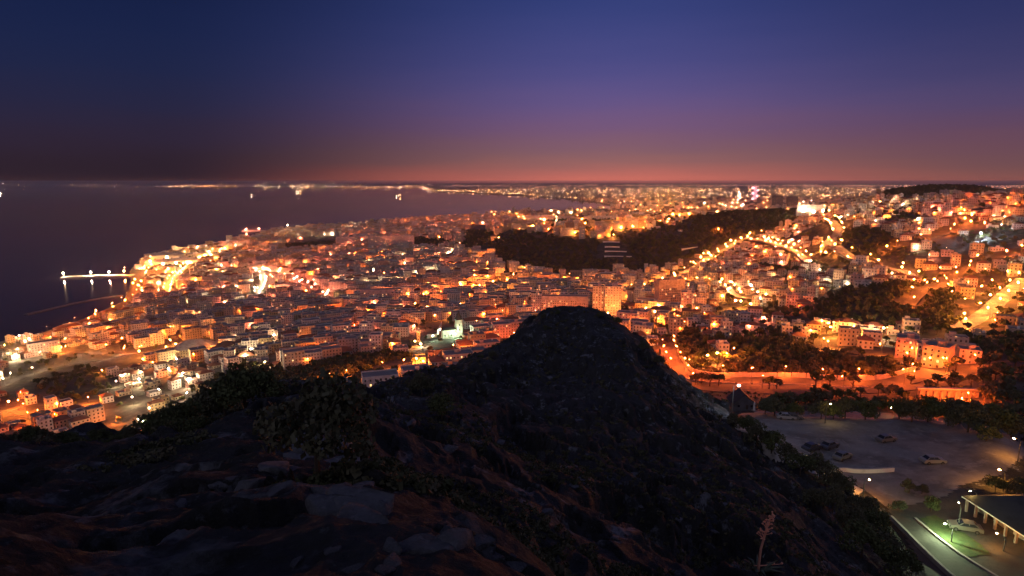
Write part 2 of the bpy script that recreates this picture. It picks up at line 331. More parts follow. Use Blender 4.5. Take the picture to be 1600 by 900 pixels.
def link(name, me, parent=None, loc=None, rz=0, scale=None):
    o = bpy.data.objects.new(name, me); COL.objects.link(o)
    if parent is not None: o.parent = parent
    if loc is not None: o.location = loc
    if rz: o.rotation_euler = (0, 0, rz)
    if scale is not None: o.scale = scale
    return o
def tag(o, label=None, cat=None, group=None, kind=None):
    if label: o['label'] = label
    if cat: o['category'] = cat
    if group: o['group'] = group
    if kind: o['kind'] = kind
    return o
def empty(name, loc, rz=0):
    o = bpy.data.objects.new(name, None); COL.objects.link(o); o.location = loc; o.rotation_euler = (0, 0, rz); o.empty_display_size = .5; return o
def arrays_mesh(name, V, F, mats, mi=None, smooth_=False):
    """V (n,3), F (m,k) -> mesh, fast"""
    me = bpy.data.meshes.new(name); m, k = F.shape
    me.vertices.add(len(V)); me.vertices.foreach_set('co', np.asarray(V, np.float32).ravel())
    me.loops.add(m * k); me.loops.foreach_set('vertex_index', F.astype(np.int32).ravel())
    me.polygons.add(m); me.polygons.foreach_set('loop_start', np.arange(0, m * k, k, dtype=np.int32)); me.polygons.foreach_set('loop_total', np.full(m, k, np.int32))
    for x in mats: me.materials.append(x)
    if mi is not None: me.polygons.foreach_set('material_index', np.asarray(mi, np.int32))
    if smooth_: me.polygons.foreach_set('use_smooth', np.ones(m, bool))
    me.update(calc_edges=True); return me

# ------------------------------------------------------------------ ground and sea
ni, nj = TH.shape
I = np.arange(ni * nj).reshape(ni, nj)
F = np.stack([I[:-1, :-1], I[:-1, 1:], I[1:, 1:], I[1:, :-1]], -1).reshape(-1, 4)[:, ::-1]
rmid = np.exp((LR[:-1, :-1] + LR[1:, 1:]) / 2).ravel()
me = arrays_mesh('ground', np.stack([GX, GY, GZ], -1).reshape(-1, 3), F, [M_hill, M_city], (rmid > 300).astype(int), True)
tag(link('ground', me), 'dark rocky ridge falling away to the town plain and hills', 'ground', kind='structure')
def water_material():
    m = bpy.data.materials.new('sea_water'); m.use_nodes = True; nt = m.node_tree; b = nt.nodes['Principled BSDF']
    b.inputs['Base Color'].default_value = (.012, .009, .010, 1); b.inputs['Specular IOR Level'].default_value = .25; b.inputs['Specular Tint'].default_value = (1, .76, .58, 1); b.inputs['Roughness'].default_value = .06; b.inputs['IOR'].default_value = 1.33
    tc = nt.nodes.new('ShaderNodeTexCoord'); mp = nt.nodes.new('ShaderNodeMapping'); mp.inputs['Scale'].default_value = (.05, .03, 1); nt.links.new(tc.outputs['Object'], mp.inputs[0])
    nz = nt.nodes.new('ShaderNodeTexNoise'); nz.inputs['Scale'].default_value = 1; nz.inputs['Detail'].default_value = 4; nt.links.new(mp.outputs[0], nz.inputs['Vector'])
    bp = nt.nodes.new('ShaderNodeBump'); bp.inputs['Strength'].default_value = .05; bp.inputs['Distance'].default_value = .7
    nt.links.new(nz.outputs['Fac'], bp.inputs['Height']); nt.links.new(bp.outputs[0], b.inputs['Normal']); return m
mb = MB(); mb.face([(-70000, 300, SEA), (30000, 300, SEA), (30000, 62000, SEA), (-70000, 62000, SEA)], water_material())
tag(mb.build('sea'), 'dark calm bay lit faintly along the horizon', 'sea', kind='structure')

# ------------------------------------------------------------------ layout in the photograph's pixels (turned into ground points with put)
DARK = {
 'mid': [(768, 392), (780, 372), (806, 360), (860, 368), (900, 374), (936, 374), (975, 366), (1050, 354), (1085, 338), (1150, 331), (1240, 328), (1245, 345), (1200, 362), (1150, 376), (1060, 412), (1020, 424), (900, 431), (830, 426), (790, 412)],
 'round': [(1265, 502), (1285, 468), (1350, 453), (1400, 446), (1480, 455), (1496, 488), (1480, 513), (1380, 511)],
 'knob': [(1302, 372), (1330, 353), (1390, 365), (1415, 400), (1400, 410), (1340, 400)],
 'slope': [(1105, 590), (1150, 585), (1150, 528), (1200, 522), (1290, 552), (1440, 580), (1440, 592), (1300, 592)],
 'ravine': [(1175, 492), (1205, 478), (1262, 498), (1240, 503), (1200, 500)],
 'park': [(55, 600), (140, 572), (190, 590), (180, 610), (120, 634), (55, 636)],
 'strip': [(0, 572), (90, 557), (215, 553), (130, 563), (0, 594)],
 'wood': [(330, 600), (380, 568), (470, 578), (520, 560), (620, 548), (640, 562), (560, 588), (430, 626), (340, 640)],
 'clump': [(1058, 572), (1062, 530), (1085, 505), (1112, 530), (1108, 575)],
 'skyline': [(1378, 312), (1388, 290), (1568, 284), (1572, 305), (1440, 309)],
 'fort': [(430, 384), (470, 371), (530, 367), (556, 380), (520, 389), (450, 390)],
 'grove': [(628, 388), (640, 372), (700, 376), (706, 388)], 'grove2': [(716, 396), (730, 350), (775, 352), (770, 390)],
 'upper': [(1440, 384), (1520, 362), (1600, 356), (1600, 386), (1500, 392)], 'upper2': [(1370, 346), (1420, 330), (1440, 338), (1400, 352)],
 'gully': [(1215, 424), (1180, 415), (1240, 418), (1262, 428)],
 'bank': [(1190, 622), (1440, 613), (1440, 644), (1190, 650)], 'eastbank': [(1535, 588), (1660, 565), (1660, 660), (1440, 658), (1440, 644), (1540, 636)],
 'right': [(1480, 528), (1600, 520), (1600, 560), (1540, 566)],
}
ROADS_PX = {  # name: (points, width, lamp colour, lamp spacing, lamp size, label)
 'shore': ([(60, 528), (105, 512), (150, 497), (195, 476), (212, 455), (222, 430), (240, 412)], 14, 'orange', 30, .26, 'seafront road'),
 'bright': ([(262, 462), (262, 446), (275, 430), (300, 410), (330, 398), (380, 385)], 14, 'amber', 22, .32, 'wide bright avenue inland of the floodlit yard'),
 'white': ([(396, 470), (406, 458), (412, 445), (411, 434), (408, 424)], 12, 'white', 20, .24, 'curving road washed in white light'),
 'boulevard': ([(350, 420), (400, 425), (440, 428), (462, 440), (490, 454), (522, 468), (560, 466), (610, 462)], 13, 'pink', 24, .30, 'broad straight pinkish boulevard'),
 'hillside': ([(432, 628), (470, 616), (510, 604), (545, 594), (580, 585), (625, 575), (665, 565), (705, 552)], 9, 'orange', 42, .30, 'narrow road cut along the foot of the ridge'),
 'orange': ([(1042, 545), (1050, 568), (1068, 588), (1110, 595), (1160, 597), (1220, 597), (1290, 600), (1360, 603), (1420, 598), (1462, 584)], 12, 'red', 17, .29, 'long orange road below the wooded slope'),
 'lower': ([(1085, 606), (1150, 613), (1220, 615), (1290, 614), (1360, 612), (1430, 606)], 8, 'red', 30, .14, 'lower lane beneath the orange road'),
 'upperroad': ([(1290, 545), (1340, 552), (1400, 562), (1462, 584)], 9, 'orange', 34, .28, 'road slanting down above the dark slope'),
 'valley': ([(1030, 445), (1060, 432), (1085, 418), (1110, 402), (1140, 388), (1150, 376), (1190, 366)], 14, 'amber', 24, .32, 'valley road climbing past the wooded hill'),
 'hook': ([(1296, 346), (1306, 358), (1312, 368), (1296, 380), (1288, 388), (1296, 398), (1330, 408), (1370, 414), (1415, 424), (1430, 440)], 16, 'amber', 22, .34, 'hooked avenue round the wooded knob'),
 'row': ([(1150, 380), (1180, 372), (1215, 384), (1250, 398), (1262, 408)], 10, 'amber', 22, .30, 'street with an even row of lamps'),
 'stem': ([(1600, 438), (1575, 460), (1560, 472), (1545, 488), (1515, 508), (1495, 516)], 13, 'amber', 20, .36, 'steep bright road'),
 'flank': ([(1075, 442), (1110, 445), (1135, 448), (1145, 462), (1160, 466), (1200, 470)], 11, 'amber', 22, .32, 'road along the foot of the lit embankment'),
 'west': ([(0, 603), (40, 588), (80, 574), (130, 566), (190, 556)], 12, 'white', 20, .17, 'pale road beside the railway land'),
 'quay': ([(0, 546), (50, 543), (110, 550), (160, 552), (225, 550)], 10, 'orange', 26, .30, 'orange street behind the quay'),
 'corner': ([(0, 648), (20, 640), (40, 650), (66, 654)], 9, 'orange', 22, .36, 'orange street corner below the ridge'),
 'high': ([(1380, 392), (1430, 378), (1480, 366), (1520, 352), (1500, 338)], 11, 'orange', 26, .32, 'upper hillside road'),
 'ridge': ([(800, 345), (850, 346), (900, 350), (940, 356), (965, 352)], 9, 'amber', 40, .32, 'road on the crest of the wooded hill'),
 'mid': ([(640, 470), (680, 466), (720, 458), (760, 450), (800, 446)], 11, 'orange', 24, .32, 'street through the middle of town'),
 'east': ([(1420, 478), (1500, 418), (1560, 404), (1600, 396)], 10, 'orange', 26, .30, 'street climbing to the eastern houses'),
}
ROADS = {}
def strip_mesh(name, pts, w, m, lift):
    pts = np.array(pts); L = []; Rr = []
    for i, p in enumerate(pts):
        a = pts[max(i - 1, 0)]; b = pts[min(i + 1, len(pts) - 1)]; t = b[:2] - a[:2]; t = t / (np.linalg.norm(t) + 1e-9); nrm = np.array([-t[1], t[0]])
        l = p[:2] + nrm * w / 2; r = p[:2] - nrm * w / 2
        zz = max(float(zat(*l)), float(zat(*r)), float(zat(p[0], p[1]))) + lift
        L.append((l[0], l[1], zz)); Rr.append((r[0], r[1], zz))
    mbd = MB()
    for i in range(len(pts) - 1):
        mbd.face([Rr[i], Rr[i + 1], L[i + 1], L[i]], m)
        for S, flip in ((L, 0), (Rr, 1)):
            q = [S[i], S[i + 1], (S[i + 1][0], S[i + 1][1], S[i + 1][2] - 3), (S[i][0], S[i][1], S[i][2] - 3)]
            mbd.face(q if flip else q[::-1], m)
    return mbd.mesh(name)
def resample(P, step):
    P = np.array(P, float)
    # smooth polyline (Chaikin twice)
    for _ in range(2):
        Q = [P[0]]
        for a, b in zip(P[:-1], P[1:]): Q += [a * .75 + b * .25, a * .25 + b * .75]
        P = np.array(Q + [P[-1]])
    s = np.concatenate([[0], np.cumsum(np.linalg.norm(np.diff(P[:, :2], axis=0), axis=1))])
    k = max(2, int(s[-1] / step) + 1); q = np.linspace(0, s[-1], k)
    return np.stack([np.interp(q, s, P[:, i]) for i in range(2)], 1)
LAMPS = []   # x, y, colour, bulb size, label phrase, height
for key, (pp, w, lc, sp, bs, phrase) in ROADS_PX.items():
    W3 = [put(px, py, 230) for px, py in pp]; xy = resample([p[:2] for p in W3], 7)
    pts = np.column_stack([xy, zat(xy[:, 0], xy[:, 1])]); ROADS[key] = pts
    o = link('road', strip_mesh('road', pts, w, M_paving if lc in ('white', 'amber') and key != 'west' else M_road, .25)); tag(o, phrase + (' under orange lamps' if lc in ('orange', 'red', 'amber') else ' under pale lamps'), 'road', kind='structure')  # most amber and white lamp roads get a paler surface to look brighter lit
    xy = resample([p[:2] for p in W3], sp)
    for i, (x, y) in enumerate(xy):
        a = xy[max(i - 1, 0)]; b = xy[min(i + 1, len(xy) - 1)]; t = b - a; t = t / (np.linalg.norm(t) + 1e-9); sd = 1 if i % 2 else -1
        LAMPS.append((x - t[1] * sd * w * .5, y + t[0] * sd * w * .5, lc, bs, phrase, 9.0, math.atan2(t[0] * -sd, t[1] * sd)))

# extra floodlights and lamps that stand out in the photograph: px, py, colour, bulb, label, mast height
HOT = [(236, 416, 'amber', .78, 'floodlit harbour yard', 14), (256, 420, 'white', .78, 'floodlit harbour yard', 14), (276, 419, 'white', .78, 'floodlit harbour yard', 14), (296, 418, 'amber', .78, 'floodlit harbour yard', 14), (262, 409, 'white', .78, 'floodlit harbour yard', 14), (225, 426, 'amber', .78, 'floodlit harbour yard', 12), (312, 408, 'amber', .78, 'floodlit harbour yard', 12), (246, 428, 'amber', .78, 'floodlit harbour yard', 12), (330, 404, 'amber', .4, 'floodlit harbour yard', 12),
 (143, 432.5, 'white', .9, 'concrete jetty', 9), (171, 432, 'white', .8, 'concrete jetty', 9), (194, 431, 'amber', .7, 'concrete jetty', 9), (196, 425, 'amber', .4, 'root of the concrete jetty', 9),
 (274, 548, 'amber', .42, 'yellow-lit square', 9), (288, 552, 'amber', .45, 'yellow-lit square', 9), (268, 541, 'amber', .42, 'yellow-lit square', 9), (322, 558, 'orange', .42, 'yellow-lit square', 9), (338, 552, 'amber', .4, 'yellow-lit square', 9), (282, 560, 'white', .4, 'yellow-lit square', 9), (300, 562, 'amber', .4, 'yellow-lit square', 9),
 (649, 541, 'amber', .34, 'foot of the lit minaret', 6), (656, 543, 'white', .3, 'foot of the lit minaret', 4), (676, 533, 'green', .30, 'floodlit court', 7), (686, 524, 'green', .26, 'floodlit court', 7), (713, 529, 'green', .40, 'foot of the pointed church', 6), (722, 529, 'green', .22, 'foot of the pointed church', 5),
 (648, 573, 'amber', .30, 'yellow house', 7), (660, 574, 'amber', .28, 'yellow house', 6), (630, 577, 'orange', .5, 'bend of the hillside road', 8), (540, 595, 'orange', .36, 'second bend of the hillside road', 8), (505, 606, 'orange', .3, 'lower hillside road', 8),
 (1146, 482, 'amber', .5, 'lit embankment', 10), (1158, 484, 'amber', .5, 'lit embankment', 10), (1170, 488, 'amber', .42, 'lit embankment', 10),
 (1108, 575, 'amber', .34, 'forking lanes above the orange road', 9), (1120, 570, 'amber', .34, 'forking lanes above the orange road', 9), (1134, 573, 'orange', .34, 'forking lanes above the orange road', 9), (1142, 562, 'orange', .34, 'forking lanes above the orange road', 9),
 (955, 356, 'amber', .55, 'front of the hall on the crest', 9), (940, 357, 'amber', .5, 'front of the hall on the crest', 9), (850, 349, 'amber', .5, 'long white hall on the crest', 10), (870, 350, 'white', .5, 'long white hall on the crest', 10), (888, 352, 'amber', .5, 'crest of the wooded hill', 10), (905, 358, 'white', .4, 'crest of the wooded hill', 8), (990, 349, 'white', .4, 'crest of the wooded hill', 8), (1050, 340, 'amber', .55, 'east end of the wooded crest', 9), (1062, 342, 'amber', .5, 'east end of the wooded crest', 9), (1122, 362, 'orange', .5, 'lone clearing of the wooded hill', 7), (958, 372, 'amber', .45, 'terrace walls', 8),
 (812, 362, 'orange', .34, 'wooded hill', 7), (842, 358, 'amber', .4, 'crest of the wooded hill', 7), (866, 364, 'orange', .36, 'wooded hill', 7), (898, 368, 'amber', .4, 'wooded hill', 7), (925, 366, 'orange', .34, 'wooded hill', 7), (974, 356, 'amber', .36, 'crest of the wooded hill', 7), (1012, 350, 'orange', .34, 'crest of the wooded hill', 7), (1032, 345, 'amber', .4, 'crest of the wooded hill', 7), (1255, 337, 'white', .75, 'long white building', 12), (1270, 338, 'white', .75, 'long white building', 12), (1285, 337, 'white', .6, 'long white building', 12),
 (1531, 376, 'cool', .55, 'dim upper slope', 10), (1445, 640, 'red', .30, 'foot of the buttressed wall', 6), (1470, 642, 'red', .34, 'foot of the buttressed wall', 6), (1495, 640, 'red', .34, 'foot of the buttressed wall', 6), (1518, 634, 'red', .30, 'foot of the buttressed wall', 6),
 (228, 668, 'green', .24, 'lit garden below the ridge', 6), (214, 666, 'white', .22, 'lit garden below the ridge', 6), (246, 662, 'green', .2, 'lit garden below the ridge', 6), (232, 652, 'white', .26, 'lit garden below the ridge', 8),
 (190, 596, 'white', .24, 'pale lane below the park', 7), (180, 606, 'white', .22, 'pale lane below the park', 7), (222, 590, 'white', .26, 'pale lane below the park', 7), (262, 585, 'green', .26, 'pale lane below the park', 7), (275, 570, 'white', .36, 'pale lane below the park', 8), (160, 588, 'amber', .22, 'pale lane below the park', 7),
 (415, 576, 'white', .26, 'small yard below the hillside', 7), (480, 566, 'white', .26, 'small yard below the hillside', 7), (492, 564, 'green', .24, 'small yard below the hillside', 7), (12, 642, 'amber', .36, 'orange street corner below the ridge', 9),
 (905, 486, 'amber', .36, 'square before the pink towers', 9), (928, 500, 'amber', .36, 'square before the pink towers', 9), (948, 500, 'amber', .36, 'square before the pink towers', 9), (972, 498, 'amber', .36, 'square before the pink towers', 9), (860, 494, 'orange', .36, 'long pink slab', 9), (895, 494, 'orange', .36, 'long pink slab', 9), (838, 496, 'pink', .36, 'long pink slab', 9), (1030, 488, 'amber', .4, 'foot of the tall orange slab', 9), (1048, 488, 'orange', .42, 'foot of the tall orange slab', 9), (1068, 490, 'pink', .36, 'foot of the tall orange slab', 9),
 (580, 478, 'pink', .34, 'broad salmon block', 9), (600, 478, 'pink', .34, 'broad salmon block', 9), (620, 392, 'pink', .5, 'palace-like block', 10), (600, 392, 'pink', .5, 'palace-like block', 10), (540, 391, 'pink', .5, 'stately building', 10), (450, 357, 'white', .8, 'small far harbour', 14), (462, 366, 'amber', .6, 'small far harbour', 12), (455, 372, 'amber', .8, 'small far harbour', 12), (430, 361, 'pink', .6, 'breakwater of the far harbour', 8), (405, 361.3, 'pink', .6, 'breakwater of the far harbour', 8), (385, 361.5, 'pink', .5, 'breakwater of the far harbour', 8), (470, 362, 'amber', .9, 'small far harbour', 12), (444, 366, 'amber', .9, 'small far harbour', 12),
 (1300, 528, 'amber', .4, 'yard below the round wooded hill', 9), (1335, 535, 'amber', .42, 'yard below the round wooded hill', 9), (1360, 535, 'amber', .36, 'yard below the round wooded hill', 9), (1290, 520, 'amber', .4, 'yard below the round wooded hill', 9), (1383, 530, 'white', .3, 'yard below the round wooded hill', 9), (1456, 580, 'orange', .36, 'lit block at the road end', 8), (1420, 562, 'red', .3, 'reddish block above the orange road', 8), (1515, 574, 'red', .3, 'low orange block', 8)]
for px, py, c, bs, ph, hgt in HOT:
    p = put(px, py, 230); LAMPS.append((p[0], p[1], c, bs, ph, hgt, random.uniform(0, 6.28)))

# ------------------------------------------------------------------ the town: streets, blocks, houses, lamps
#  px, py, turn, mean storeys, gap share, lamp share, lamp colours, phrase
SEEDS = [
 (60, 545, 20, 3, .25, .9, ('white', 'amber'), 'by the pale quay at the shore'), (150, 505, 25, 4, .12, 1., ('orange', 'amber'), 'along the seafront'), (240, 470, 15, 5, .10, .8, ('orange', 'pink'), 'a street back from the seafront'),
 (260, 425, 10, 4, .10, 1., ('amber', 'white'), 'around the floodlit harbour yard'), (340, 470, -8, 5, .08, .55, ('orange', 'pink', 'white'), 'seaward of the white curving road'), (430, 480, 6, 5, .08, .5, ('orange', 'pink'), 'between white curving road and boulevard'),
 (290, 535, 12, 5, .12, .8, ('amber', 'orange'), 'around the yellow-lit square'), (400, 520, -4, 5, .08, .5, ('orange', 'pink', 'white'), 'inland of the yellow-lit square'), (250, 610, 18, 3, .35, .28, ('orange', 'white'), 'in the dim quarter below the ridge'), (40, 650, 10, 3, .35, .5, ('orange', 'red'), 'by the orange corner below the ridge'),
 (500, 520, 8, 5, .08, .5, ('orange', 'pink', 'red'), 'below the hillside road'), (600, 500, -10, 5, .08, .5, ('pink', 'orange'), 'seaward of the lit minaret'), (560, 445, 4, 5, .08, .4, ('orange', 'pink', 'pink', 'white'), 'north of the broad boulevard'), (480, 410, -6, 5, .10, .55, ('pink', 'orange'), 'near the small dark park'),
 (640, 420, 8, 5, .08, .5, ('pink', 'orange', 'pink', 'white'), 'in the dense old quarter'), (700, 480, -6, 5, .08, .65, ('orange', 'amber'), 'behind the lit minaret'), (740, 515, 14, 4, .12, .6, ('orange', 'red'), 'behind the shoulder of the ridge'), (750, 430, 4, 5, .10, .8, ('amber', 'orange'), 'below the western edge of the wooded hill'),
 (480, 362, 4, 6, .15, .9, ('pink', 'white'), 'at the small far harbour'), (640, 368, 2, 6, .12, .7, ('pink', 'orange'), 'on the far headland'), (720, 350, 0, 5, .2, .8, ('pink', 'orange'), 'on the far shore behind the headland'), (880, 340, 0, 3, .45, .8, ('amber', 'orange'), 'on the crest of the wooded hill'),
 (880, 455, 6, 6, .12, .9, ('amber', 'orange'), 'behind the rocky knoll'), (990, 500, -10, 4, .10, .8, ('amber', 'orange'), 'on the slope right behind the knoll'), (1080, 455, 5, 5, .15, .9, ('amber', 'orange'), 'beside the valley road'), (1090, 510, 12, 3, .10, .8, ('amber', 'orange'), 'above the start of the orange road'),
 (1230, 385, -12, 3, .10, .8, ('orange', 'pink', 'amber'), 'on the terraced hillside'), (1200, 450, -4, 4, .15, .8, ('orange', 'amber', 'white'), 'between valley road and terraces'), (1320, 430, -14, 4, .16, .75, ('pink', 'orange', 'white'), 'inside the bend of the hooked avenue'), (1300, 330, 0, 4, .25, 1., ('orange', 'amber'), 'on the skyline slope past the terraces'),
 (1215, 512, 4, 3, .12, .5, ('red', 'pink'), 'on the reddish slope above the dark bank'),
 (1310, 525, 6, 3, .20, .8, ('orange', 'amber'), 'below the round wooded hill'), (1440, 545, 12, 4, .51, .5, ('orange', 'red'), 'at the end of the slanting road'), (1560, 480, 20, 3, .41, 1., ('amber', 'orange'), 'along the steep bright road'), (1500, 410, 10, 3, .44, .75, ('orange', 'amber', 'pink', 'white'), 'on the eastern slope'),
 (1570, 380, 14, 3, .56, .5, ('orange', 'white'), 'on the dim upper slope'), (1470, 335, 4, 4, .22, .9, ('orange', 'pink'), 'under the trees on the skyline'), (1570, 318, 2, 4, .25, .9, ('orange', 'red'), 'high on the eastern skyline'), (1400, 340, 6, 3, .25, .8, ('orange', 'white'), 'above the wooded knob'),
 (1380, 318, 0, 4, .2, .9, ('white', 'orange'), 'on the skyline left of the trees'), (1190, 325, 0, 4, .6, .4, ('orange', 'white'), 'behind the wooded ridge'), (1570, 530, 10, 3, .5, .4, ('orange', 'red'), 'in the dark dip east of the ridge'),
]
SEED_W = [put(s[0], s[1], 260) for s in SEEDS]
sl = [lp(np.array([p[0]]), np.array([p[1]])) for p in SEED_W]; slA = np.array([a[0][0] for a in sl]); slB = np.array([a[1][0] for a in sl])
TINTS = [('white', (.62, .60, .56)), ('cream', (.58, .51, .41)), ('pinkish', (.56, .42, .37)), ('ochre', (.50, .38, .22)), ('grey', (.42, .42, .42)), ('tan', (.42, .34, .26)), ('peach', (.58, .43, .32)), ('buff', (.52, .47, .34))]
cand = []; lampc = []
for si, (s, p) in enumerate(zip(SEEDS, SEED_W)):
    r0 = math.hypot(p[0], p[1]); view = math.atan2(p[0], p[1]); ang = -view + R(s[2]); ca_, sa_ = math.cos(ang), math.sin(ang)
    ext_u = min(.26 * r0 + 120, 700); ext_v = min(.5 * r0 + 100, 1100)
    if r0 > 3600: continue
    v = -ext_v
    while v < ext_v:
        W_ = random.choice((13, 15, 18, 24))
        for side in (0, 1):
            small = s[3] <= 3 or s[0] > 1000; mean = max(1.7, s[3] - (1.4 if s[0] > 1000 else 1.0))
            dep = random.uniform(11, 15) if not small else random.uniform(7.5, 11)
            u = -ext_u + random.uniform(0, 15)
            while u < ext_u:
                w = random.uniform(11, 24) if not small else random.uniform(7.5, 14)
                if random.random() < .05: w *= 1.6
                if random.random() > s[4]:
                    st = max(1, int(round(random.gauss(mean, 1.15)))); vv = v + W_ + dep * .5 + side * (dep + 2)
                    cand.append((p[0] + (u + w / 2) * ca_ - vv * sa_, p[1] + (u + w / 2) * sa_ + vv * ca_, ang + random.gauss(0, .02), w - .15, dep, st, si))
                u += w + (random.uniform(7, 12) if random.random() < .14 else (random.uniform(.5, 5) if small else 0))
        u = -ext_u
        while u < ext_u:
            if random.random() < (min(1, .35 + s[5] * .85) if s[0] < 1000 else min(1, s[5] * 1.05)):
                vv = v + (W_ - 2.0 if random.random() < .75 else 2.0)
                lampc.append((p[0] + u * ca_ - vv * sa_, p[1] + u * sa_ + vv * ca_, ang + math.pi / 2, si))
            u += random.uniform(22, 32)
        v += W_ + (29 if not small else 22)
cand = np.array(cand); lampc = np.array(lampc)
GAPS = {'white': 13, 'bright': 10, 'boulevard': 8, 'hook': 12, 'valley': 9, 'stem': 7, 'row': 4, 'shore': 4, 'mid': 3, 'west': 8, 'quay': 6, 'high': 5}
def keep_town(x, y, si, road_gap):
    a, b = lp(x, y); dd = np.hypot(a[:, None] - slA[None], (b[:, None] - slB[None]) * 1.3); ok = dd.argmin(1) == si.astype(int)
    z = zat(x, y); r = np.hypot(x, y)
    ok &= in_poly(x, y, LAND) & (seg_dist(x, y, COAST) > 14) & (r > 330) & (r < 4300)
    px, py = project(x, y, z); ok &= (px > -40) & (px < 1640)
    jx = px + 16 * fbm(x / 45, y / 45, 3, 91); jy = py + 5 * fbm(x / 45, y / 45, 3, 95)
    for k, poly in DARK.items(): ok &= ~in_poly(jx, jy, poly) | ((k == 'mid') & (py < 376) & (px < 1080) & (vnoise(x / 1.7, y / 1.7, 5) < .07))
    for k, pts in ROADS.items():
        ok &= seg_dist(x, y, pts[::2, :2].tolist() + [pts[-1, :2].tolist()]) > road_gap + GAPS.get(k, 0) * (road_gap > 8)
    for poly in KEEP_CLEAR: ok &= ~in_poly(px, py, poly)
    g = np.abs(zat(x + 9, y) - zat(x - 9, y)) / 18 + np.abs(zat(x, y + 9) - zat(x, y - 9)) / 18
    ok &= (g < .62)
    return ok
KEEP_CLEAR = [[(1040, 586), (1100, 578), (1462, 586), (1480, 560), (1660, 545), (1660, 950), (1100, 950)],  # squares, yards, school grounds and the landmarks' own sites
 [(640, 535), (655, 505), (690, 500), (735, 505), (735, 535), (700, 552), (640, 560)], [(820, 500), (820, 478), (975, 474), (985, 500)], [(1015, 482), (1020, 468), (1085, 468), (1085, 490)],
 [(222, 420), (245, 402), (318, 403), (300, 424)], [(1120, 494), (1130, 465), (1180, 465), (1180, 494)], [(1238, 334), (1238, 322), (1300, 324), (1290, 336)], [(1410, 645), (1410, 590), (1540, 590), (1540, 645)],
 [(1100, 586), (1100, 560), (1150, 556), (1150, 586)], [(0, 560), (0, 596), (130, 568), (220, 556), (190, 580), (60, 600), (0, 640)], [(195, 670), (190, 640), (265, 640), (265, 670)], [(440, 640), (430, 610), (560, 570), (640, 560), (720, 548), (640, 590)],
 [(810, 350), (815, 334), (965, 340), (965, 352)], [(265, 560), (270, 530), (345, 532), (345, 560)]]
k = keep_town(cand[:, 0], cand[:, 1], cand[:, 6], 14); cand = cand[k]
hh = cand[:, 5] * 3.1 + .4; zz = zat(cand[:, 0], cand[:, 1]); vis = seen(cand[:, 0], cand[:, 1], zz + hh + 1); cand = cand[vis]; hh = hh[vis]; zz = zz[vis]
k = keep_town(lampc[:, 0], lampc[:, 1], lampc[:, 3], 4); lampc = lampc[k]; lampc = lampc[seen(lampc[:, 0], lampc[:, 1], zat(lampc[:, 0], lampc[:, 1]) + 14)]
for x, y, a, si in lampc:
    s = SEEDS[int(si)]; c = random.choice(s[6]); r_ = math.hypot(x, y)
    LAMPS.append((x, y, c, random.choice((.2, .26, .32, .42)) if s[0] < 1000 else random.choice((.13, .17, .22, .32)), 'streets ' + s[7], random.uniform(6.5, 9.5) if s[0] < 1000 else random.uniform(5.5, 7.5), a))
print('blocks', len(cand), 'lamps', len(LAMPS))

def body(mb, w, d, h, xf, col, roof, uo, wm, foot=-7):
    x, y = w / 2, d / 2; t = .28; H = h + .85
    P = [(-x, -y), (x, -y), (x, y), (-x, y)]; Q = [(-x + t, -y + t), (x - t, -y + t), (x - t, y - t), (-x + t, y - t)]
    un = 0
    for i in range(4):
        a, b = P[i], P[(i + 1) % 4]; Lw = math.hypot(b[0] - a[0], b[1] - a[1]); nwin = max(1, round(Lw / 2.9)); U = nwin * 2.9
        mb.face([xf((*a, foot)), xf((*b, foot)), xf((*b, H)), xf((*a, H))], wm, [(uo + un, foot + uo * 0), (uo + un + U, foot), (uo + un + U, H), (uo + un, H)] if wm is M_wall else None, col)
        un += U + 2.9 * 3
        qa, qb = Q[i], Q[(i + 1) % 4]
        mb.face([xf((*a, H)), xf((*b, H)), xf((*qb, H)), xf((*qa, H))], M_plaster, None, col)
        mb.face([xf((*qb, h)), xf((*qa, h)), xf((*qa, H)), xf((*qb, H))], M_plaster, None, col)
    mb.face([xf((*q, h)) for q in Q], roof)
def hip(mb, w, d, h, xf, col, uo, wm, roof=None, foot=-6):
    x, y = w / 2, d / 2; e = .5; un = 0; rh = min(w, d) * .28; roof = roof or M_tile
    P = [(-x, -y), (x, -y), (x, y), (-x, y)]
    for i in range(4):
        a, b = P[i], P[(i + 1) % 4]; Lw = math.hypot(b[0] - a[0], b[1] - a[1]); U = max(1, round(Lw / 2.9)) * 2.9
        mb.face([xf((*a, foot)), xf((*b, foot)), xf((*b, h)), xf((*a, h))], wm, [(uo + un, foot), (uo + un + U, foot), (uo + un + U, h), (uo + un, h)] if wm is M_wall else None, col); un += U + 8.7
    x += e; y += e; long_x = w > d; k = abs(x - y); E = [(-x, -y, h), (x, -y, h), (x, y, h), (-x, y, h)]
    A_, B_ = ((-k, 0, h + rh), (k, 0, h + rh)) if long_x else ((0, -k, h + rh), (0, k, h + rh))
    E = [xf(p) for p in E]; A_, B_ = xf(A_), xf(B_)
    if long_x: fs = [(E[0], E[1], B_, A_), (E[2], E[3], A_, B_), (E[1], E[2], B_), (E[3], E[0], A_)]
    else: fs = [(E[1], E[2], B_, A_), (E[3], E[0], A_, B_), (E[0], E[1], A_), (E[2], E[3], B_)]
    for f in fs: mb.face(list(f), roof)
    mb.face([E[3], E[2], E[1], E[0]], roof)
def xform(x, y, z, a):
    c, s = math.cos(a), math.sin(a)
    return lambda p: (x + p[0] * c - p[1] * s, y + p[0] * s + p[1] * c, z + p[2])
ident = lambda p: p
WINMESH = {}
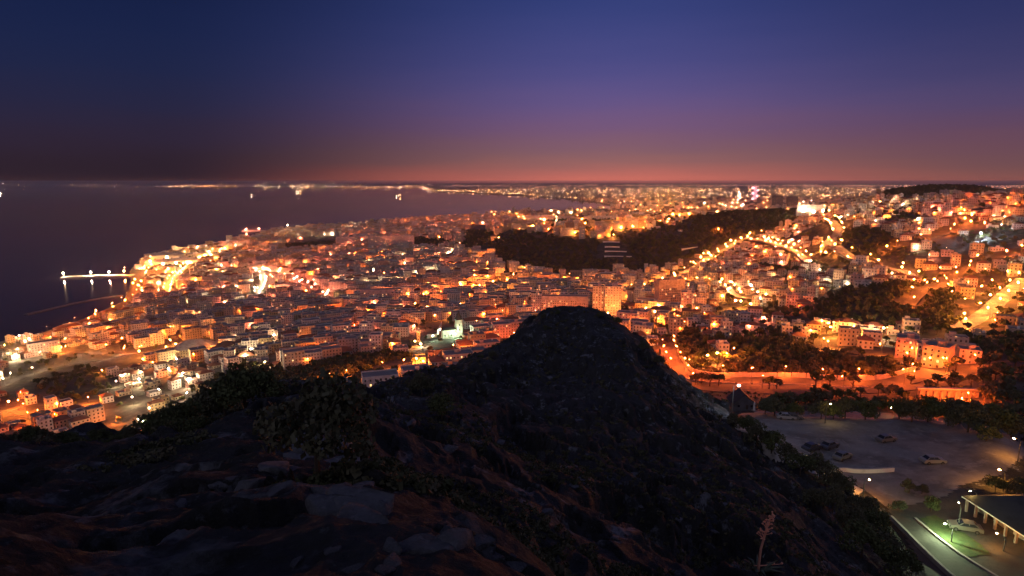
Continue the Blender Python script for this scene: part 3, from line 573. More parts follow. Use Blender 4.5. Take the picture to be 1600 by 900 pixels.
def window_mesh(kind):
    if kind not in WINMESH:
        m = MB(); m.box(-.62, .62, -.09, .0, -.80, .80, M_white if kind != 'shut' else M_bark)
        m.box(-.52, -.03, -.12, -.09, -.70, .70, {'dark': M_glass, 'lit': M_litwin, 'shut': M_bark}[kind]); m.box(.03, .52, -.12, -.09, -.70, .70, {'dark': M_glass, 'lit': M_litwin, 'shut': M_bark}[kind])
        WINMESH[kind] = m.mesh('window')
    return WINMESH[kind]
def add_windows(root, w, d, h, st, x, y, ang, most=60):
    """one window object per opening, on the walls that turn towards the ridge"""
    n_ = 0
    for (nx, ny, L_, off) in ((0, -1, w, d / 2), (1, 0, d, w / 2), (-1, 0, d, w / 2), (0, 1, w, d / 2)):
        wx = nx * math.cos(ang) - ny * math.sin(ang); wy = nx * math.sin(ang) + ny * math.cos(ang)
        if (wx * -x + wy * -y) / math.hypot(x, y) < .22: continue
        k = max(1, int(L_ / 2.9))
        for fl in range(st):
            for i in range(k):
                if n_ >= most: return
                t = (i + .5) / k * L_ - L_ / 2; px_, py_ = (t, -off) if ny == -1 else ((off, t) if nx == 1 else ((-off, t) if nx == -1 else (t, off)))
                o = link('window', window_mesh(random.choices(('dark', 'lit', 'shut'), (6, 1.2, 3))[0]), root, (px_, py_, fl * 3.1 + 1.75), math.atan2(nx, -ny) if ny == 0 else (0 if ny == -1 else math.pi)); n_ += 1
                if nx: o.rotation_euler = (0, 0, math.pi / 2 * nx)
NUM = {1: 'one', 2: 'two', 3: 'three', 4: 'four', 5: 'five', 6: 'six', 7: 'seven', 8: 'eight', 9: 'nine', 10: 'ten'}
used_labels = {}
def uniq(label, group):
    """a label that comes up again is shared by things nothing tells apart: they then share one group too"""
    used_labels.setdefault(label, []).append(group); return label
size = hh / np.hypot(cand[:, 0], cand[:, 1]) * np.sqrt(cand[:, 3])
isapt = cand[:, 5] >= 3
order = np.argsort(-size); pick_apt = [i for i in order if isapt[i]][:290]; pick_house = [i for i in order if not isapt[i]][:150]
picked = set(pick_apt) | set(pick_house)
rest = MB()
for i in range(len(cand)):
    x, y, a, w, d, st, si = cand[i]; st = int(st); h = hh[i]; z = zz[i]
    tint, col = random.choices(TINTS, (5, 4, 4, 2, 2, 2, 2, 2))[0]; j = random.uniform(.85, 1.1); col = tuple(c * j for c in col)
    uo = 2.9 * random.randint(0, 4000); phrase = SEEDS[int(si)][7]
    hut = random.random() < .55; tank = random.random() < .35; tiled = (st <= 3 and random.random() < .5)
    hx, hy = random.uniform(-.25, .25) * w, random.uniform(-.2, .2) * d
    if i in picked:
        near_ = (pick_apt.index(i) < 34) if i in pick_apt else False
        m = MB()
        if tiled: hip(m, w, d, h, ident, col, uo, M_wall)
        else: body(m, w, d, h, ident, col, M_roof, uo, M_plaster if near_ else M_wall)
        name = 'apartment_block' if st >= 3 else 'house'
        o = m.build(name, None, (x, y, z), a)
        extra = []
        if not tiled:
            if hut:
                m = MB(); m.box(-1.6, 1.6, -1.4, 1.4, 0, 2.6, M_plaster, None, col); m.box(-1.75, 1.75, -1.55, 1.55, 2.6, 2.75, M_roof); m.build('stair_hut', o, (hx, hy, h)); extra.append('hut')
            if tank:
                m = MB(); m.tube([(0, 0, 0), (0, 0, 1.5)], .75, M_white, 10); m.build('water_tank', o, (-hx * .8 + 2, d * .28, h)); extra.append('tank')
        else:
            m = MB(); m.box(-.4, .4, -.3, .3, -1.2, 1.3, M_plaster, None, col); m.build('chimney', o, (w * .2, d * .12, h + min(w, d) * .2))
        if near_:
            add_windows(o, w, d, h, st, x, y, a)
        lab = f"{NUM.get(st, 'tall')}-storey {tint} {'block' if st >= 3 else 'house'} with {'tiled roof' if tiled else ('rooftop ' + ' and '.join(extra) if extra else 'bare flat roof')} {phrase}"
        tag(o, lab, 'apartment building' if st >= 3 else 'house', lab)
    else:
        xf = xform(x, y, z, a); far_ = math.hypot(x, y) > 1500
        if tiled: hip(rest, w, d, h, xf, col, uo, M_wall)
        else:
            body(rest, w, d, h, xf, col, M_roof, uo, M_wall)
            if hut: rest.box(hx - 1.6, hx + 1.6, hy - 1.4, hy + 1.4, h, h + 2.7, M_plaster, xf, col, False)
            if tank and not far_: rest.box(-hx + 1, -hx + 2.4, hy * .5, hy * .5 + 1.2, h, h + 1.5, M_white, xf, col, False)
tag(rest.build('distant_town'), 'dense mass of flat-roofed blocks filling the town down to the bay', 'town', kind='stuff')

# ------------------------------------------------------------------ street lamps
def lamp_mesh(hgt, arm=1.6):
    m = MB(); m.tube([(0, 0, -1.5), (0, 0, hgt * .6), (0, 0, hgt - .5)], [.11, .085, .06], M_metal, 6)
    m.tube([(0, 0, hgt - .5), (arm * .4, 0, hgt - .12), (arm, 0, hgt)], .045, M_metal, 5)
    return m
LM = {}
def lamp_parts(hgt, col, bs):
    k = (round(hgt), col, bs)
    if k not in LM:
        p = lamp_mesh(k[0]).mesh('street_lamp'); hd = MB(); hd.box(-.25, .55, -.17, .17, 0, .14, M_metal)
        if col in ('red', 'orange', 'pink'):       # bowl-shaped hood over the lamp
            w_ = bs * 1.5; zb_ = -bs * .9; tp = [(.15 + sx * w_ * .5, sy * w_ * .5, -.001) for sx, sy in ((-1, -1), (1, -1), (1, 1), (-1, 1))]; bt = [(.15 + sx * w_, sy * w_, zb_) for sx, sy in ((-1, -1), (1, -1), (1, 1), (-1, 1))]
            for q_ in range(4): hd.face([bt[q_], bt[(q_ + 1) % 4], tp[(q_ + 1) % 4], tp[q_]], M_metal)
        hm = hd.mesh('lamp_head')
        bl = MB(); bl.octa((0, 0, 0), bs, M_bulb[col], bs * .8); LM[k] = (p, hm, bl.mesh('bulb'))
    return LM[k]
COLWORD = {'orange': 'orange', 'amber': 'amber', 'white': 'white', 'cool': 'bluish white', 'green': 'greenish', 'pink': 'pinkish orange', 'red': 'deep orange'}
def street_lamp(x, y, z, hgt, col, bs, ang, label, group):
    p, hm, bm = lamp_parts(hgt, col, bs); H = round(hgt)
    o = link('street_lamp', p, None, (x, y, z), ang); link('lamp_head', hm, o, (1.6, 0, H + .02)); link('bulb', bm, o, (1.75, 0, H - bs * .8 - .02))
    return tag(o, label, 'street lamp', group)
lam0 = None
LA = np.array([(l[0], l[1]) for l in LAMPS]); lz = np.maximum(zat(LA[:, 0], LA[:, 1]), SEA + 3.0); lr = np.hypot(LA[:, 0], LA[:, 1])
lv = seen(LA[:, 0], LA[:, 1], lz + 9)
lorder = sorted(range(len(LAMPS)), key=lambda i: (not lv[i], lr[i]))
lrest = MB(); n_l = 0
for i in lorder:
    x, y, c, bs, ph, hgt, a = LAMPS[i]; z = float(lz[i])
    if lv[i] and n_l < 285:
        lab = f"{COLWORD[c]} street lamp on the {ph}" if not ph.startswith('streets') else f"{COLWORD[c]} street lamp in the {ph}"
        street_lamp(x, y, z + .2, hgt, c, bs, a, lab, lab); n_l += 1
    else:
        xf = xform(x, y, z, a); lrest.box(-.1, .1, -.1, .1, -1, hgt, M_metal, xf, bottom=False)
        cx, cy, cz = xf((.6, 0, hgt - .1)); lrest.octa((cx, cy, cz), bs, M_bulb[c], bs * .8)
        if i % 9 < 5 and bs < .45:       # a hood that cuts the light off above the horizontal
            w_ = bs * 1.5; tp = [(cx - w_ * .5, cy - w_ * .5, cz + bs * 1.3), (cx + w_ * .5, cy - w_ * .5, cz + bs * 1.3), (cx + w_ * .5, cy + w_ * .5, cz + bs * 1.3), (cx - w_ * .5, cy + w_ * .5, cz + bs * 1.3)]; bt = [(cx + sx * w_, cy + sy * w_, cz - bs * .05) for sx, sy in ((-1, -1), (1, -1), (1, 1), (-1, 1))]
            lrest.face(tp, M_metal)
            for q_ in range(4): lrest.face([bt[q_], bt[(q_ + 1) % 4], tp[(q_ + 1) % 4], tp[q_]], M_metal)
tag(lrest.build('distant_lamps'), 'countless small orange lamps scattered through the far streets', 'street lamps', kind='stuff')

# ------------------------------------------------------------------ foliage
def crown_arrays(blobs, per, leaf, seed, squash=.8, spread=1.0):
    """unit crown (radius about 1) of loose leaf clumps: several uneven lobes with gaps"""
    g = np.random.default_rng(seed); C = []; S = []
    for b in range(blobs):
        dv = g.normal(size=3); dv /= np.linalg.norm(dv); dv[2] = abs(dv[2]) * 1.1 - .35; c = dv * g.uniform(.25, .72) * spread; rad = g.uniform(.28, .52)
        q = g.normal(size=(per, 3)); q /= np.linalg.norm(q, axis=1)[:, None]; q *= (g.uniform(.35, 1.0, per) ** .5)[:, None] * rad
        C.append(c + q * (1, 1, .85)); S.append(np.full(per, 1.0))
    C = np.concatenate(C); C[:, 2] *= squash; k = len(C)
    a = g.normal(size=(k, 3)); a /= np.linalg.norm(a, axis=1)[:, None]; b = np.cross(a, g.normal(size=(k, 3))); b /= np.linalg.norm(b, axis=1)[:, None]
    s = leaf * g.uniform(.6, 1.4, k)[:, None]
    V = np.stack([C - a * s - b * s * .6, C + a * s - b * s * .5, C + a * s * .8 + b * s * .6, C - a * s * .9 + b * s * .5], 1)
    return V.reshape(-1, 3)
def crown_mesh(name, V, m):
    return arrays_mesh(name, V, np.arange(len(V)).reshape(-1, 4), [m])
def scatter_mesh(name, protos, X, Y, Zs, S, mats, sz=1.0):
    """many crowns in ONE mass"""
    out = []; mi = []
    for i in range(len(X)):
        P = protos[i % len(protos)]; a = (i * 2.399) % 6.283; c, s = math.cos(a), math.sin(a)
        q = P * (S[i], S[i], S[i] * (sz if np.isscalar(sz) else sz[i])); out.append(np.stack([q[:, 0] * c - q[:, 1] * s + X[i], q[:, 0] * s + q[:, 1] * c + Y[i], q[:, 2] + Zs[i]], 1)); mi.append(np.full(len(P) // 4, i % len(mats)))
    V = np.concatenate(out); return arrays_mesh(name, V, np.arange(len(V)).reshape(-1, 4), mats, np.concatenate(mi))
WOODP = [crown_arrays(6, 11, .24, 100 + i) for i in range(7)]
# wooded hills: the dark masses of the photograph
gx, gy = [], []
for r0, r1, sp in ((165, 330, 4.2), (330, 700, 6.0), (700, 1200, 8.0), (1200, 2300, 10.5)):
    xs = np.arange(-r1, r1, sp); ys = np.arange(100, r1, sp); a, b = np.meshgrid(xs, ys); a = a.ravel() + rng.uniform(-sp, sp, a.size) * .45; b = b.ravel() + rng.uniform(-sp, sp, b.size) * .45
    rr = np.hypot(a, b); kk = (rr > r0) & (rr <= r1) & (np.abs(np.arctan2(a, b)) < R(44)); gx.append(a[kk]); gy.append(b[kk])
gx = np.concatenate(gx); gy = np.concatenate(gy); gz = zat(gx, gy); wpx, wpy = project(gx, gy, gz)
inw = np.zeros(len(gx), bool); jpx = wpx + 18 * fbm(gx / 40, gy / 40, 3, 91); jpy = wpy + 6 * fbm(gx / 40, gy / 40, 3, 95)
wood_keep = {'strip': .12, 'upper': .3, 'upper2': .6, 'right': .5, 'ravine': .35, 'park': .5, 'gully': .8, 'slope': .8, 'grove2': .35, 'grove': .5, 'bank': .30, 'eastbank': .75}
for kname, poly in DARK.items(): inw |= in_poly(jpx, jpy, poly) & (rng.random(len(gx)) < np.where((kname == 'mid') & (wpy < 374) & (wpx < 1080), .55, wood_keep.get(kname, .93)))
CLEARING = [[(932, 405), (934, 374), (968, 374), (992, 404)], [(1060, 393), (1064, 384), (1095, 384), (1095, 393)]]
inw |= in_poly(jpx, jpy, [(785, 333), (1005, 330), (1080, 338), (1000, 360), (900, 372), (790, 358)]) & (rng.random(len(gx)) < .34)
inw |= in_poly(jpx, jpy, [(700, 392), (780, 392), (790, 345), (735, 345)]) & (rng.random(len(gx)) < .3)
for poly in CLEARING: inw &= ~in_poly(wpx, wpy, poly)
roadd = np.full(len(gx), 1e9)
for kname, pts in ROADS.items(): roadd = np.minimum(roadd, seg_dist(gx, gy, pts[::2, :2].tolist() + [pts[-1, :2].tolist()]))
inw &= (roadd > 9) & in_poly(gx, gy, LAND)
# loose trees between the houses
loose = (~inw) & (np.hypot(gx, gy) > 330) & (rng.random(len(gx)) < np.where(wpx > 1000, np.where(np.hypot(gx, gy) < 1000, .22, .11), .05)) & (roadd > 6) & in_poly(gx, gy, LAND) & (seg_dist(gx, gy, COAST) > 20)
dmin = np.full(len(gx), 1e9)
cx_, cy_ = cand[:, 0], cand[:, 1]
li = np.nonzero(loose)[0]
for i in li: dmin[i] = np.min(np.hypot(cx_ - gx[i], cy_ - gy[i]))
eastish = wpx > 1000
loose &= (dmin > 9.5) & ((dmin < 60) | eastish)
vis_ = seen(gx, gy, gz + 7); inw &= vis_; loose &= vis_
ws = rng.uniform(2.2, 4.8, len(gx)) * np.where(np.hypot(gx, gy) > 1200, 1.45, 1.0)
w = np.nonzero(inw)[0]
tag(link('woods', scatter_mesh('woods', WOODP, gx[w], gy[w], gz[w] + ws[w] * .72, ws[w], [M_dleaf, M_leaf, M_dleaf], rng.uniform(.85, 1.35, len(w)))), 'dark tree cover over the hills and slopes between the lit quarters', 'woods', kind='stuff')
lo = np.nonzero(loose)[0]; lo = lo[np.argsort(np.hypot(gx[lo], gy[lo]))]
print('woods', len(w), 'loose', len(lo))
def trunk_mesh(h, r0, seed, limbs=3):
    g = random.Random(seed); m = MB(); top = (g.uniform(-.2, .2), g.uniform(-.2, .2), h)
    m.tube([(0, 0, -1.0), (g.uniform(-.1, .1), g.uniform(-.1, .1), h * .5), top], [r0 * 1.3, r0, r0 * .6], M_bark, 6)
    for k in range(limbs):
        a = g.uniform(0, 6.28); L_ = h * g.uniform(.35, .6); s = h * g.uniform(.55, .9)
        m.tube([(top[0] * s / h, top[1] * s / h, s), (math.cos(a) * L_ * .5, math.sin(a) * L_ * .5, s + L_ * .4), (math.cos(a) * L_, math.sin(a) * L_, s + L_ * .85)], [r0 * .5, r0 * .35, r0 * .15], M_bark, 5)
    return m.mesh('trunk')
TREE = []
for i in range(4):
    V = crown_arrays(8, 26, .17, 300 + i) * (3.2, 3.2, 3.0) + (0, 0, 4.6); TREE.append((trunk_mesh(3.6, .22, i), crown_mesh('crown', V, (M_leaf, M_dleaf)[i % 2])))
def tree(x, y, z, s, kind, label, group, name='tree', rz=None):
    t, c = TREE[kind % len(TREE)] if isinstance(kind, int) else kind
    o = empty(name, (x, y, z), rz if rz is not None else random.uniform(0, 6.28)); o.scale = (s, s, s * random.uniform(.9, 1.2)); link('trunk', t, o); link('crown', c, o); return tag(o, label, 'tree', group)
for q, i in enumerate(lo[:170]):
    a, b = lp(gx[i:i + 1], gy[i:i + 1]); sidx = int(np.hypot(a[0] - slA, (b[0] - slB) * 1.3).argmin()); ph = SEEDS[sidx][7]
    lab = ('bushy green tree' if q % 2 == 0 else 'dark leafy tree') + ' among the houses ' + ph
    tree(gx[i], gy[i], gz[i], random.uniform(.75, 1.35), q, lab, lab)
r_ = lo[170:]
if len(r_): tag(link('far_trees', scatter_mesh('far_trees', WOODP, gx[r_], gy[r_], gz[r_] + ws[r_] * .8, ws[r_], [M_dleaf, M_leaf])), 'small dark trees scattered between the far blocks', 'trees', kind='stuff')

# ------------------------------------------------------------------ landmarks of the town
def site(px, py, rmin=230):
    p = put(px, py, rmin); depth = p[1] * cP - p[2] * sP; return p, depth / FPX, -math.atan2(p[0], p[1])
def landmark_block(px, py, wpx_, hpx, depth_m, label, name='tower_block', cat='tower block', turn=0, col=(.58, .44, .38), windows=True, roof=None, parts=('stair_hut',), most=72):
    p, s, a = site(px, py); w = wpx_ * s; h = hpx * s; a += R(turn); st = max(1, int(round(h / 3.1)))
    m = MB(); body(m, w, depth_m, h, ident, col, roof or M_roof, 2.9 * random.randint(0, 3000), M_plaster if windows else M_wall, -10); o = m.build(name, None, p, a)
    if 'stair_hut' in parts:
        m = MB(); m.box(-w * .16, w * .16, -2, 2, 0, 3.0, M_plaster, None, col); m.build('stair_hut', o, (w * .1, 0, h))
    if 'mast' in parts:
        m = MB(); m.tube([(0, 0, 0), (0, 0, 7)], .09, M_metal, 5); m.box(-.9, .9, -.03, .03, 5.6, 5.7, M_metal); m.box(-.6, .6, -.03, .03, 6.3, 6.4, M_metal); m.build('aerial', o, (-w * .2, 1, h))
    if windows: add_windows(o, w, depth_m, st * 3.1, st, p[0], p[1], a, most)
    return tag(o, label, cat)
landmark_block(934, 492, 17, 46, 13, 'tall slim pink tower block just right of the knoll top', parts=('stair_hut', 'mast'))
landmark_block(957, 493, 25, 47, 15, 'wide pink tower block standing beside the slim one right of the knoll', col=(.60, .45, .40), most=100)
landmark_block(838, 488, 17, 31, 14, 'pink corner tower at the end of the long slab behind the knoll')
landmark_block(882, 486, 72, 24, 12, 'long pink slab block directly behind the knoll top', name='slab_block', cat='apartment building', parts=(), most=100)
landmark_block(1045, 478, 46, 42, 12, 'tall orange slab block turned edge-on above its neighbours east of the towers', name='slab_block', cat='apartment building', turn=34, col=(.60, .40, .28), most=100)
landmark_block(1074, 480, 20, 24, 13, 'squat pink block touching the tall orange slab')
landmark_block(1416, 556, 30, 30, 14, 'reddish four-storey block with rows of windows above the orange road', name='apartment_block', cat='apartment building', col=(.5, .36, .32))
landmark_block(1464, 572, 34, 34, 15, 'orange lit block with dark windows at the road end', name='apartment_block', cat='apartment building', col=(.55, .40, .28), turn=-12)
landmark_block(1512, 566, 28, 22, 13, 'low orange block east of the lit block at the road end', name='apartment_block', cat='apartment building', col=(.5, .38, .30), turn=8)
landmark_block(590, 472, 52, 20, 13, 'broad salmon block of many windows along the boulevard', name='slab_block', cat='apartment building', col=(.60, .44, .40), most=100, parts=())
landmark_block(70, 553, 40, 20, 14, 'long arcaded seafront block lit orange at its foot', name='slab_block', cat='apartment building', col=(.50, .40, .34), turn=6, parts=())
landmark_block(612, 390, 70, 22, 18, 'large pale palace-like block on the headland', name='slab_block', cat='large building', col=(.62, .52, .48), windows=False, parts=())
landmark_block(540, 388, 28, 18, 20, 'pale stately building beside the small dark park', name='large_building', cat='large building', col=(.62, .52, .48), windows=False, parts=())
landmark_block(1267, 333, 40, 12, 30, 'long white building shining near the skyline', name='large_building', cat='large building', col=(.70, .70, .66), windows=False, roof=M_white, parts=())
landmark_block(1214, 322, 16, 16, 25, 'dark tower slab on the skyline, west one of two', col=(.13, .13, .15), parts=(), windows=False)
landmark_block(1237, 322, 17, 15, 25, 'dark tower slab on the skyline, east one of two', col=(.13, .13, .15), parts=(), windows=False)
landmark_block(842, 343, 50, 6, 18, 'long low white hall on the wooded crest', name='large_building', cat='large building', col=(.66, .64, .60), windows=False, roof=M_white, parts=())
landmark_block(884, 345, 26, 7, 16, 'pale pavilion beside the long white hall on the crest', name='large_building', cat='large building', col=(.64, .62, .55), windows=False, roof=M_conc, parts=())
landmark_block(940, 345, 56, 7, 20, 'long flat-roofed white hall above the orange lit front', name='large_building', cat='large building', col=(.66, .62, .60), windows=False, roof=M_white, parts=())
landmark_block(952, 352, 26, 8, 10, 'orange floodlit front below the flat-roofed hall on the crest', name='large_building', cat='large building', col=(.60, .48, .25), windows=False, parts=())
# minaret
p, s, a = site(654, 537); o = empty('minaret', p, a); h = 25 * s; w = 5.2 * s
m = MB(); m.box(-w / 2, w / 2, -w / 2, w / 2, -4, h * .74, M_stone); m.build('shaft', o)
m = MB(); m.box(-w * .62, w * .62, -w * .62, w * .62, h * .74, h * .80, M_white); [m.box(x - .12, x + .12, y - .12, y + .12, h * .80, h * .83, M_white) for x in (-w * .55, 0, w * .55) for y in (-w * .55, w * .55)]; m.build('gallery', o)
m = MB(); m.box(-w * .3, w * .3, -w * .3, w * .3, h * .80, h * .95, M_white); m.tube([(0, 0, h * .95), (0, 0, h * 1.0), (0, 0, h * 1.04)], [w * .3, w * .2, .05], M_white, 8); m.build('lantern', o)
for zz_ in (.25, .45, .62):
    m = MB(); m.box(-.35, .35, -w / 2 - .06, -w / 2 - .003, h * zz_, h * zz_ + 1.5, M_glass); m.build('window', o)
tag(o, 'square yellow-lit minaret with a gallery rising above the near roofs', 'minaret')
# floodlit court wall, an L in plan
P1, P2, P3 = put(667, 529, 260), put(682, 527, 260), put(690, 515, 260)
m = MB()
for A_, B_ in ((P1, P2), (P2, P3)):
    t = (B_ - A_)[:2]; L_ = np.linalg.norm(t); t /= L_; n_ = np.array([-t[1], t[0]]) * .25; zb = min(A_[2], B_[2]) - 3; zt = max(A_[2], B_[2]) + 4.2
    q = [A_[:2] - n_, B_[:2] - n_, B_[:2] + n_, A_[:2] + n_]; lo_ = [(*v, zb) for v in q]; hi = [(*v, zt) for v in q]
    for i in range(4): m.face([lo_[i], lo_[(i + 1) % 4], hi[(i + 1) % 4], hi[i]], M_white)
    m.face(hi, M_white)
tag(m.build('court_wall'), 'white angled court wall washed in greenish floodlight beside the minaret', 'wall')
p, s, a = site(717, 526); o = empty('church', p, a + .3); w = 9.5 * s; h = 27 * s; CC = (.44, .44, .38)
m = MB(); m.box(-w / 2, w / 2, -w / 2, w / 2, -6, h, M_plaster, None, CC); m.box(-w * .56, w * .56, -w * .56, w * .56, h, h + .5, M_plaster, None, CC); m.build('tower', o)
m = MB(); q = [(-w * .5, -w * .5, h + .5), (w * .5, -w * .5, h + .5), (w * .5, w * .5, h + .5), (-w * .5, w * .5, h + .5)]
for k in range(4): m.face([q[k], q[(k + 1) % 4], (0, 0, h + 15 * s)], M_dkroof)
m.build('spire', o)
m = MB(); hip(m, 22 * s, 11 * s, 13 * s, xform(-15.5 * s, 2, 0, 0), CC, 0, M_plaster, M_dkroof); m.build('nave', o)
for zz_ in (.40, .68):
    m = MB(); m.box(-.5, .5, -w / 2 - .07, -w / 2 - .004, h * zz_, h * zz_ + 2.2, M_glass); m.build('window', o)
for k in range(4):
    m = MB(); m.box(-.45, .45, -5.5 * s + 2 - .07, -5.5 * s + 2 - .004, 2.0, 4.6, M_glass); m.build('window', o, ((-23 + k * 5.0) * s, 0, 0))
tag(o, 'pale church with a pointed tower lit greenish from its foot', 'church')
landmark_block(655, 569, 20, 12, 10, 'small yellow floodlit house beside the hillside road', name='house', cat='house', col=(.62, .55, .34), windows=False, parts=())
landmark_block(685, 556, 32, 6, 8, 'long low reddish shed beyond the yellow house', name='long_shed', cat='shed', col=(.45, .30, .26), windows=False, roof=M_tile, parts=())
# tall dark cypress
V = crown_arrays(9, 60, .09, 77, 1.0, .8); V = V * (3.2, 3.2, 11.5) + (0, 0, 11)
CYP = (trunk_mesh(5, .3, 9, 0), crown_mesh('crown', V, M_dleaf))
p, s, a = site(705, 516); o = tree(p[0], p[1], p[2], 32 * s / 22.0, CYP, 'tall dark cypress rising beside the greenish floodlight', None, 'cypress')
# sheds and hall in the floodlit harbour yard
for px, py, wp, hp, d_, lab in [(246, 414, 34, 5, 22, 'pale harbour shed nearest the shore in the floodlit yard'), (288, 412, 40, 6, 26, 'wide white harbour shed in the middle of the floodlit yard'), (262, 404, 50, 6, 20, 'long cream shed at the seaward edge of the floodlit yard'), (310, 402, 30, 6, 18, 'small cream shed inland of the floodlit yard')]:
    p, s, a = site(px, py); m = MB(); hip(m, wp * s, d_, hp * s, ident, (.62, .56, .44), 0, M_plaster, M_conc); o = m.build('harbour_shed', None, p, a); tag(o, lab, 'shed')
    for k in range(4):
        m = MB(); m.box(-1.6, 1.6, -d_ / 2 - .08, -d_ / 2 - .004, 0, min(3.6, hp * s * .7), M_metal); m.build('door', o, ((k - 1.5) * wp * s / 4.4, 0, 0))
p, s, a = site(306, 552); m = MB(); hip(m, 62 * s, 34, 11 * s, ident, (.58, .46, .26), 0, M_wall, M_stone); o = m.build('market_hall', None, p, a - .25); tag(o, 'large hip-roofed hall glowing yellow at the lit square', 'hall')
m = MB(); m.box(-6, 6, -1.6, 1.6, 0, 3.2, M_plaster, None, (.55, .44, .28)); m.build('porch', o, (0, -18.6, 0))
# terraced walls on the wooded hill
for i, (x0, x1, y_) in enumerate([(942, 968, 379), (945, 968, 387), (945, 979, 394), (944, 987, 402)]):
    A_, B_ = put(x0, y_, 400), put(x1, y_, 400); t = (B_ - A_)[:2]; L_ = np.linalg.norm(t); a = math.atan2(t[1], t[0]); m = MB(); m.box(-L_ / 2, L_ / 2, -.4, .4, -4, 3.4, M_white); m.box(-L_ / 2 - .2, L_ / 2 + .2, -.6, .6, 3.4, 3.8, M_conc)
    c_ = (A_ + B_) / 2; c_[2] = min(A_[2], B_[2])
    tag(m.build('terrace_wall', None, c_, a), ['shortest pale terrace wall at the top of the wooded hill clearing', 'second pale terrace wall down the wooded hill clearing', 'third pale terrace wall down the wooded hill clearing', 'longest pale terrace wall at the foot of the wooded hill clearing'][i], 'wall')
A_, B_ = put(1062, 392, 400), put(1090, 386, 400); t = (B_ - A_)[:2]; m = MB(); L_ = np.linalg.norm(t); m.box(-L_ / 2, L_ / 2, -.4, .4, -5, 2.6, M_white); tag(m.build('terrace_wall', None, (A_ + B_) / 2, math.atan2(t[1], t[0])), 'thin lone pale wall slanting among the trees of the wooded hill', 'wall')
# red-lit retaining wall with buttresses below the end of the orange road
A_, B_ = put(1432, 628, 230), put(1528, 620, 230); t = (B_ - A_)[:2]; L_ = np.linalg.norm(t); a = math.atan2(t[1], t[0]); zb = min(A_[2], B_[2]); hw = 6.5
o = empty('retaining_wall', ((A_[0] + B_[0]) / 2, (A_[1] + B_[1]) / 2, zb), a)
m = MB(); m.box(-L_ / 2, L_ / 2, 0, 1.2, -4, hw, M_rwall); m.build('wall_face', o)
m = MB(); m.box(-L_ / 2 - .3, L_ / 2 + .3, -.3, 1.5, hw, hw + .5, M_conc); m.build('coping', o)
for k in range(9):
    m = MB(); m.box(-.5, .5, -1.1, -.003, -4, hw - .8, M_rwall); m.build('buttress', o, ((k - 4) * L_ / 8.6, 0, 0))
tag(o, 'tall buttressed stone wall glowing red below the end of the orange road', 'wall')
# low parapet along the orange road
Pts = ROADS['orange'][6:-2]; m = MB()
for i in range(len(Pts) - 1):
    a_, b_ = Pts[i], Pts[i + 1]; t = b_[:2] - a_[:2]; t = t / np.linalg.norm(t); n_ = np.array([t[1], -t[0]])
    q = [a_[:2] + n_ * 6.6, b_[:2] + n_ * 6.6, b_[:2] + n_ * 7.0, a_[:2] + n_ * 7.0]; z0, z1 = a_[2] + .3, b_[2] + .3
    lo_ = [(*q[0], z0 - 4), (*q[1], z1 - 4), (*q[2], z1 - 4), (*q[3], z0 - 4)]; hi = [(*q[0], z0 + 1), (*q[1], z1 + 1), (*q[2], z1 + 1), (*q[3], z0 + 1)]
    for k in range(4): m.face([lo_[k], lo_[(k + 1) % 4], hi[(k + 1) % 4], hi[k]], M_stone)
    m.face(hi, M_stone)
tag(m.build('parapet'), 'long low stone parapet edging the orange road', 'wall')
Pts = ROADS['orange'][3:-1]; m = MB(); gw = random.Random(3)  # uphill wall added as a pale backdrop to make the road's orange band
for i in range(len(Pts) - 1):
    a_, b_ = Pts[i], Pts[i + 1]; t = b_[:2] - a_[:2]; t = t / np.linalg.norm(t); n_ = np.array([-t[1], t[0]]); hh_ = 3.2
    q = [a_[:2] + n_ * 7.2, b_[:2] + n_ * 7.2, b_[:2] + n_ * 8.0, a_[:2] + n_ * 8.0]; z0, z1 = a_[2], b_[2]
    lo_ = [(*q[0], z0 - 3), (*q[1], z1 - 3), (*q[2], z1 - 3), (*q[3], z0 - 3)]; hi = [(*q[0], z0 + hh_), (*q[1], z1 + hh_), (*q[2], z1 + hh_), (*q[3], z0 + hh_)]
    for k in range(4): m.face([lo_[k], lo_[(k + 1) % 4], hi[(k + 1) % 4], hi[k]], M_stone)
    m.face(hi, M_stone)
tag(m.build('backdrop_wall'), 'continuous stone wall added uphill as a lit backdrop to the orange road', 'wall')
# harbour mole and outer breakwater
def mole(name, pts, w, top, label, cat, m_):
    q = resample([put(*p)[:2] for p in pts], 25); m = MB(); Lp = []
    for i, p in enumerate(q):
        t = q[min(i + 1, len(q) - 1)] - q[max(i - 1, 0)]; t = t / np.linalg.norm(t); n_ = np.array([-t[1], t[0]]); j = random.uniform(.9, 1.1)
        Lp.append([(*(p + n_ * w * .9 * j), SEA - 6), (*(p + n_ * w * .5), SEA + top), (*(p - n_ * w * .5), SEA + top), (*(p - n_ * w * .9 * j), SEA - 6)])
    for a_, b_ in zip(Lp[:-1], Lp[1:]):
        for k in range(3): m.face([a_[k], b_[k], b_[k + 1], a_[k + 1]][::-1], m_)
    m.face(Lp[0], m_); m.face(Lp[-1][::-1], m_)
    return tag(m.build(name), label, cat)
mole('jetty', [(206, 431), (150, 432), (96, 435)], 24, 3.2, 'pale concrete jetty with three bright lamps reaching into the bay', 'jetty', M_conc)
mole('breakwater', [(192, 462), (150, 467), (100, 478), (40, 492)], 8, 1.2, 'low dark breakwater curving out from the seafront', 'breakwater', M_rock)
mole('breakwater', [(440, 361), (380, 361)], 22, 3.0, 'long pale breakwater off the small far harbour', 'breakwater', M_conc)
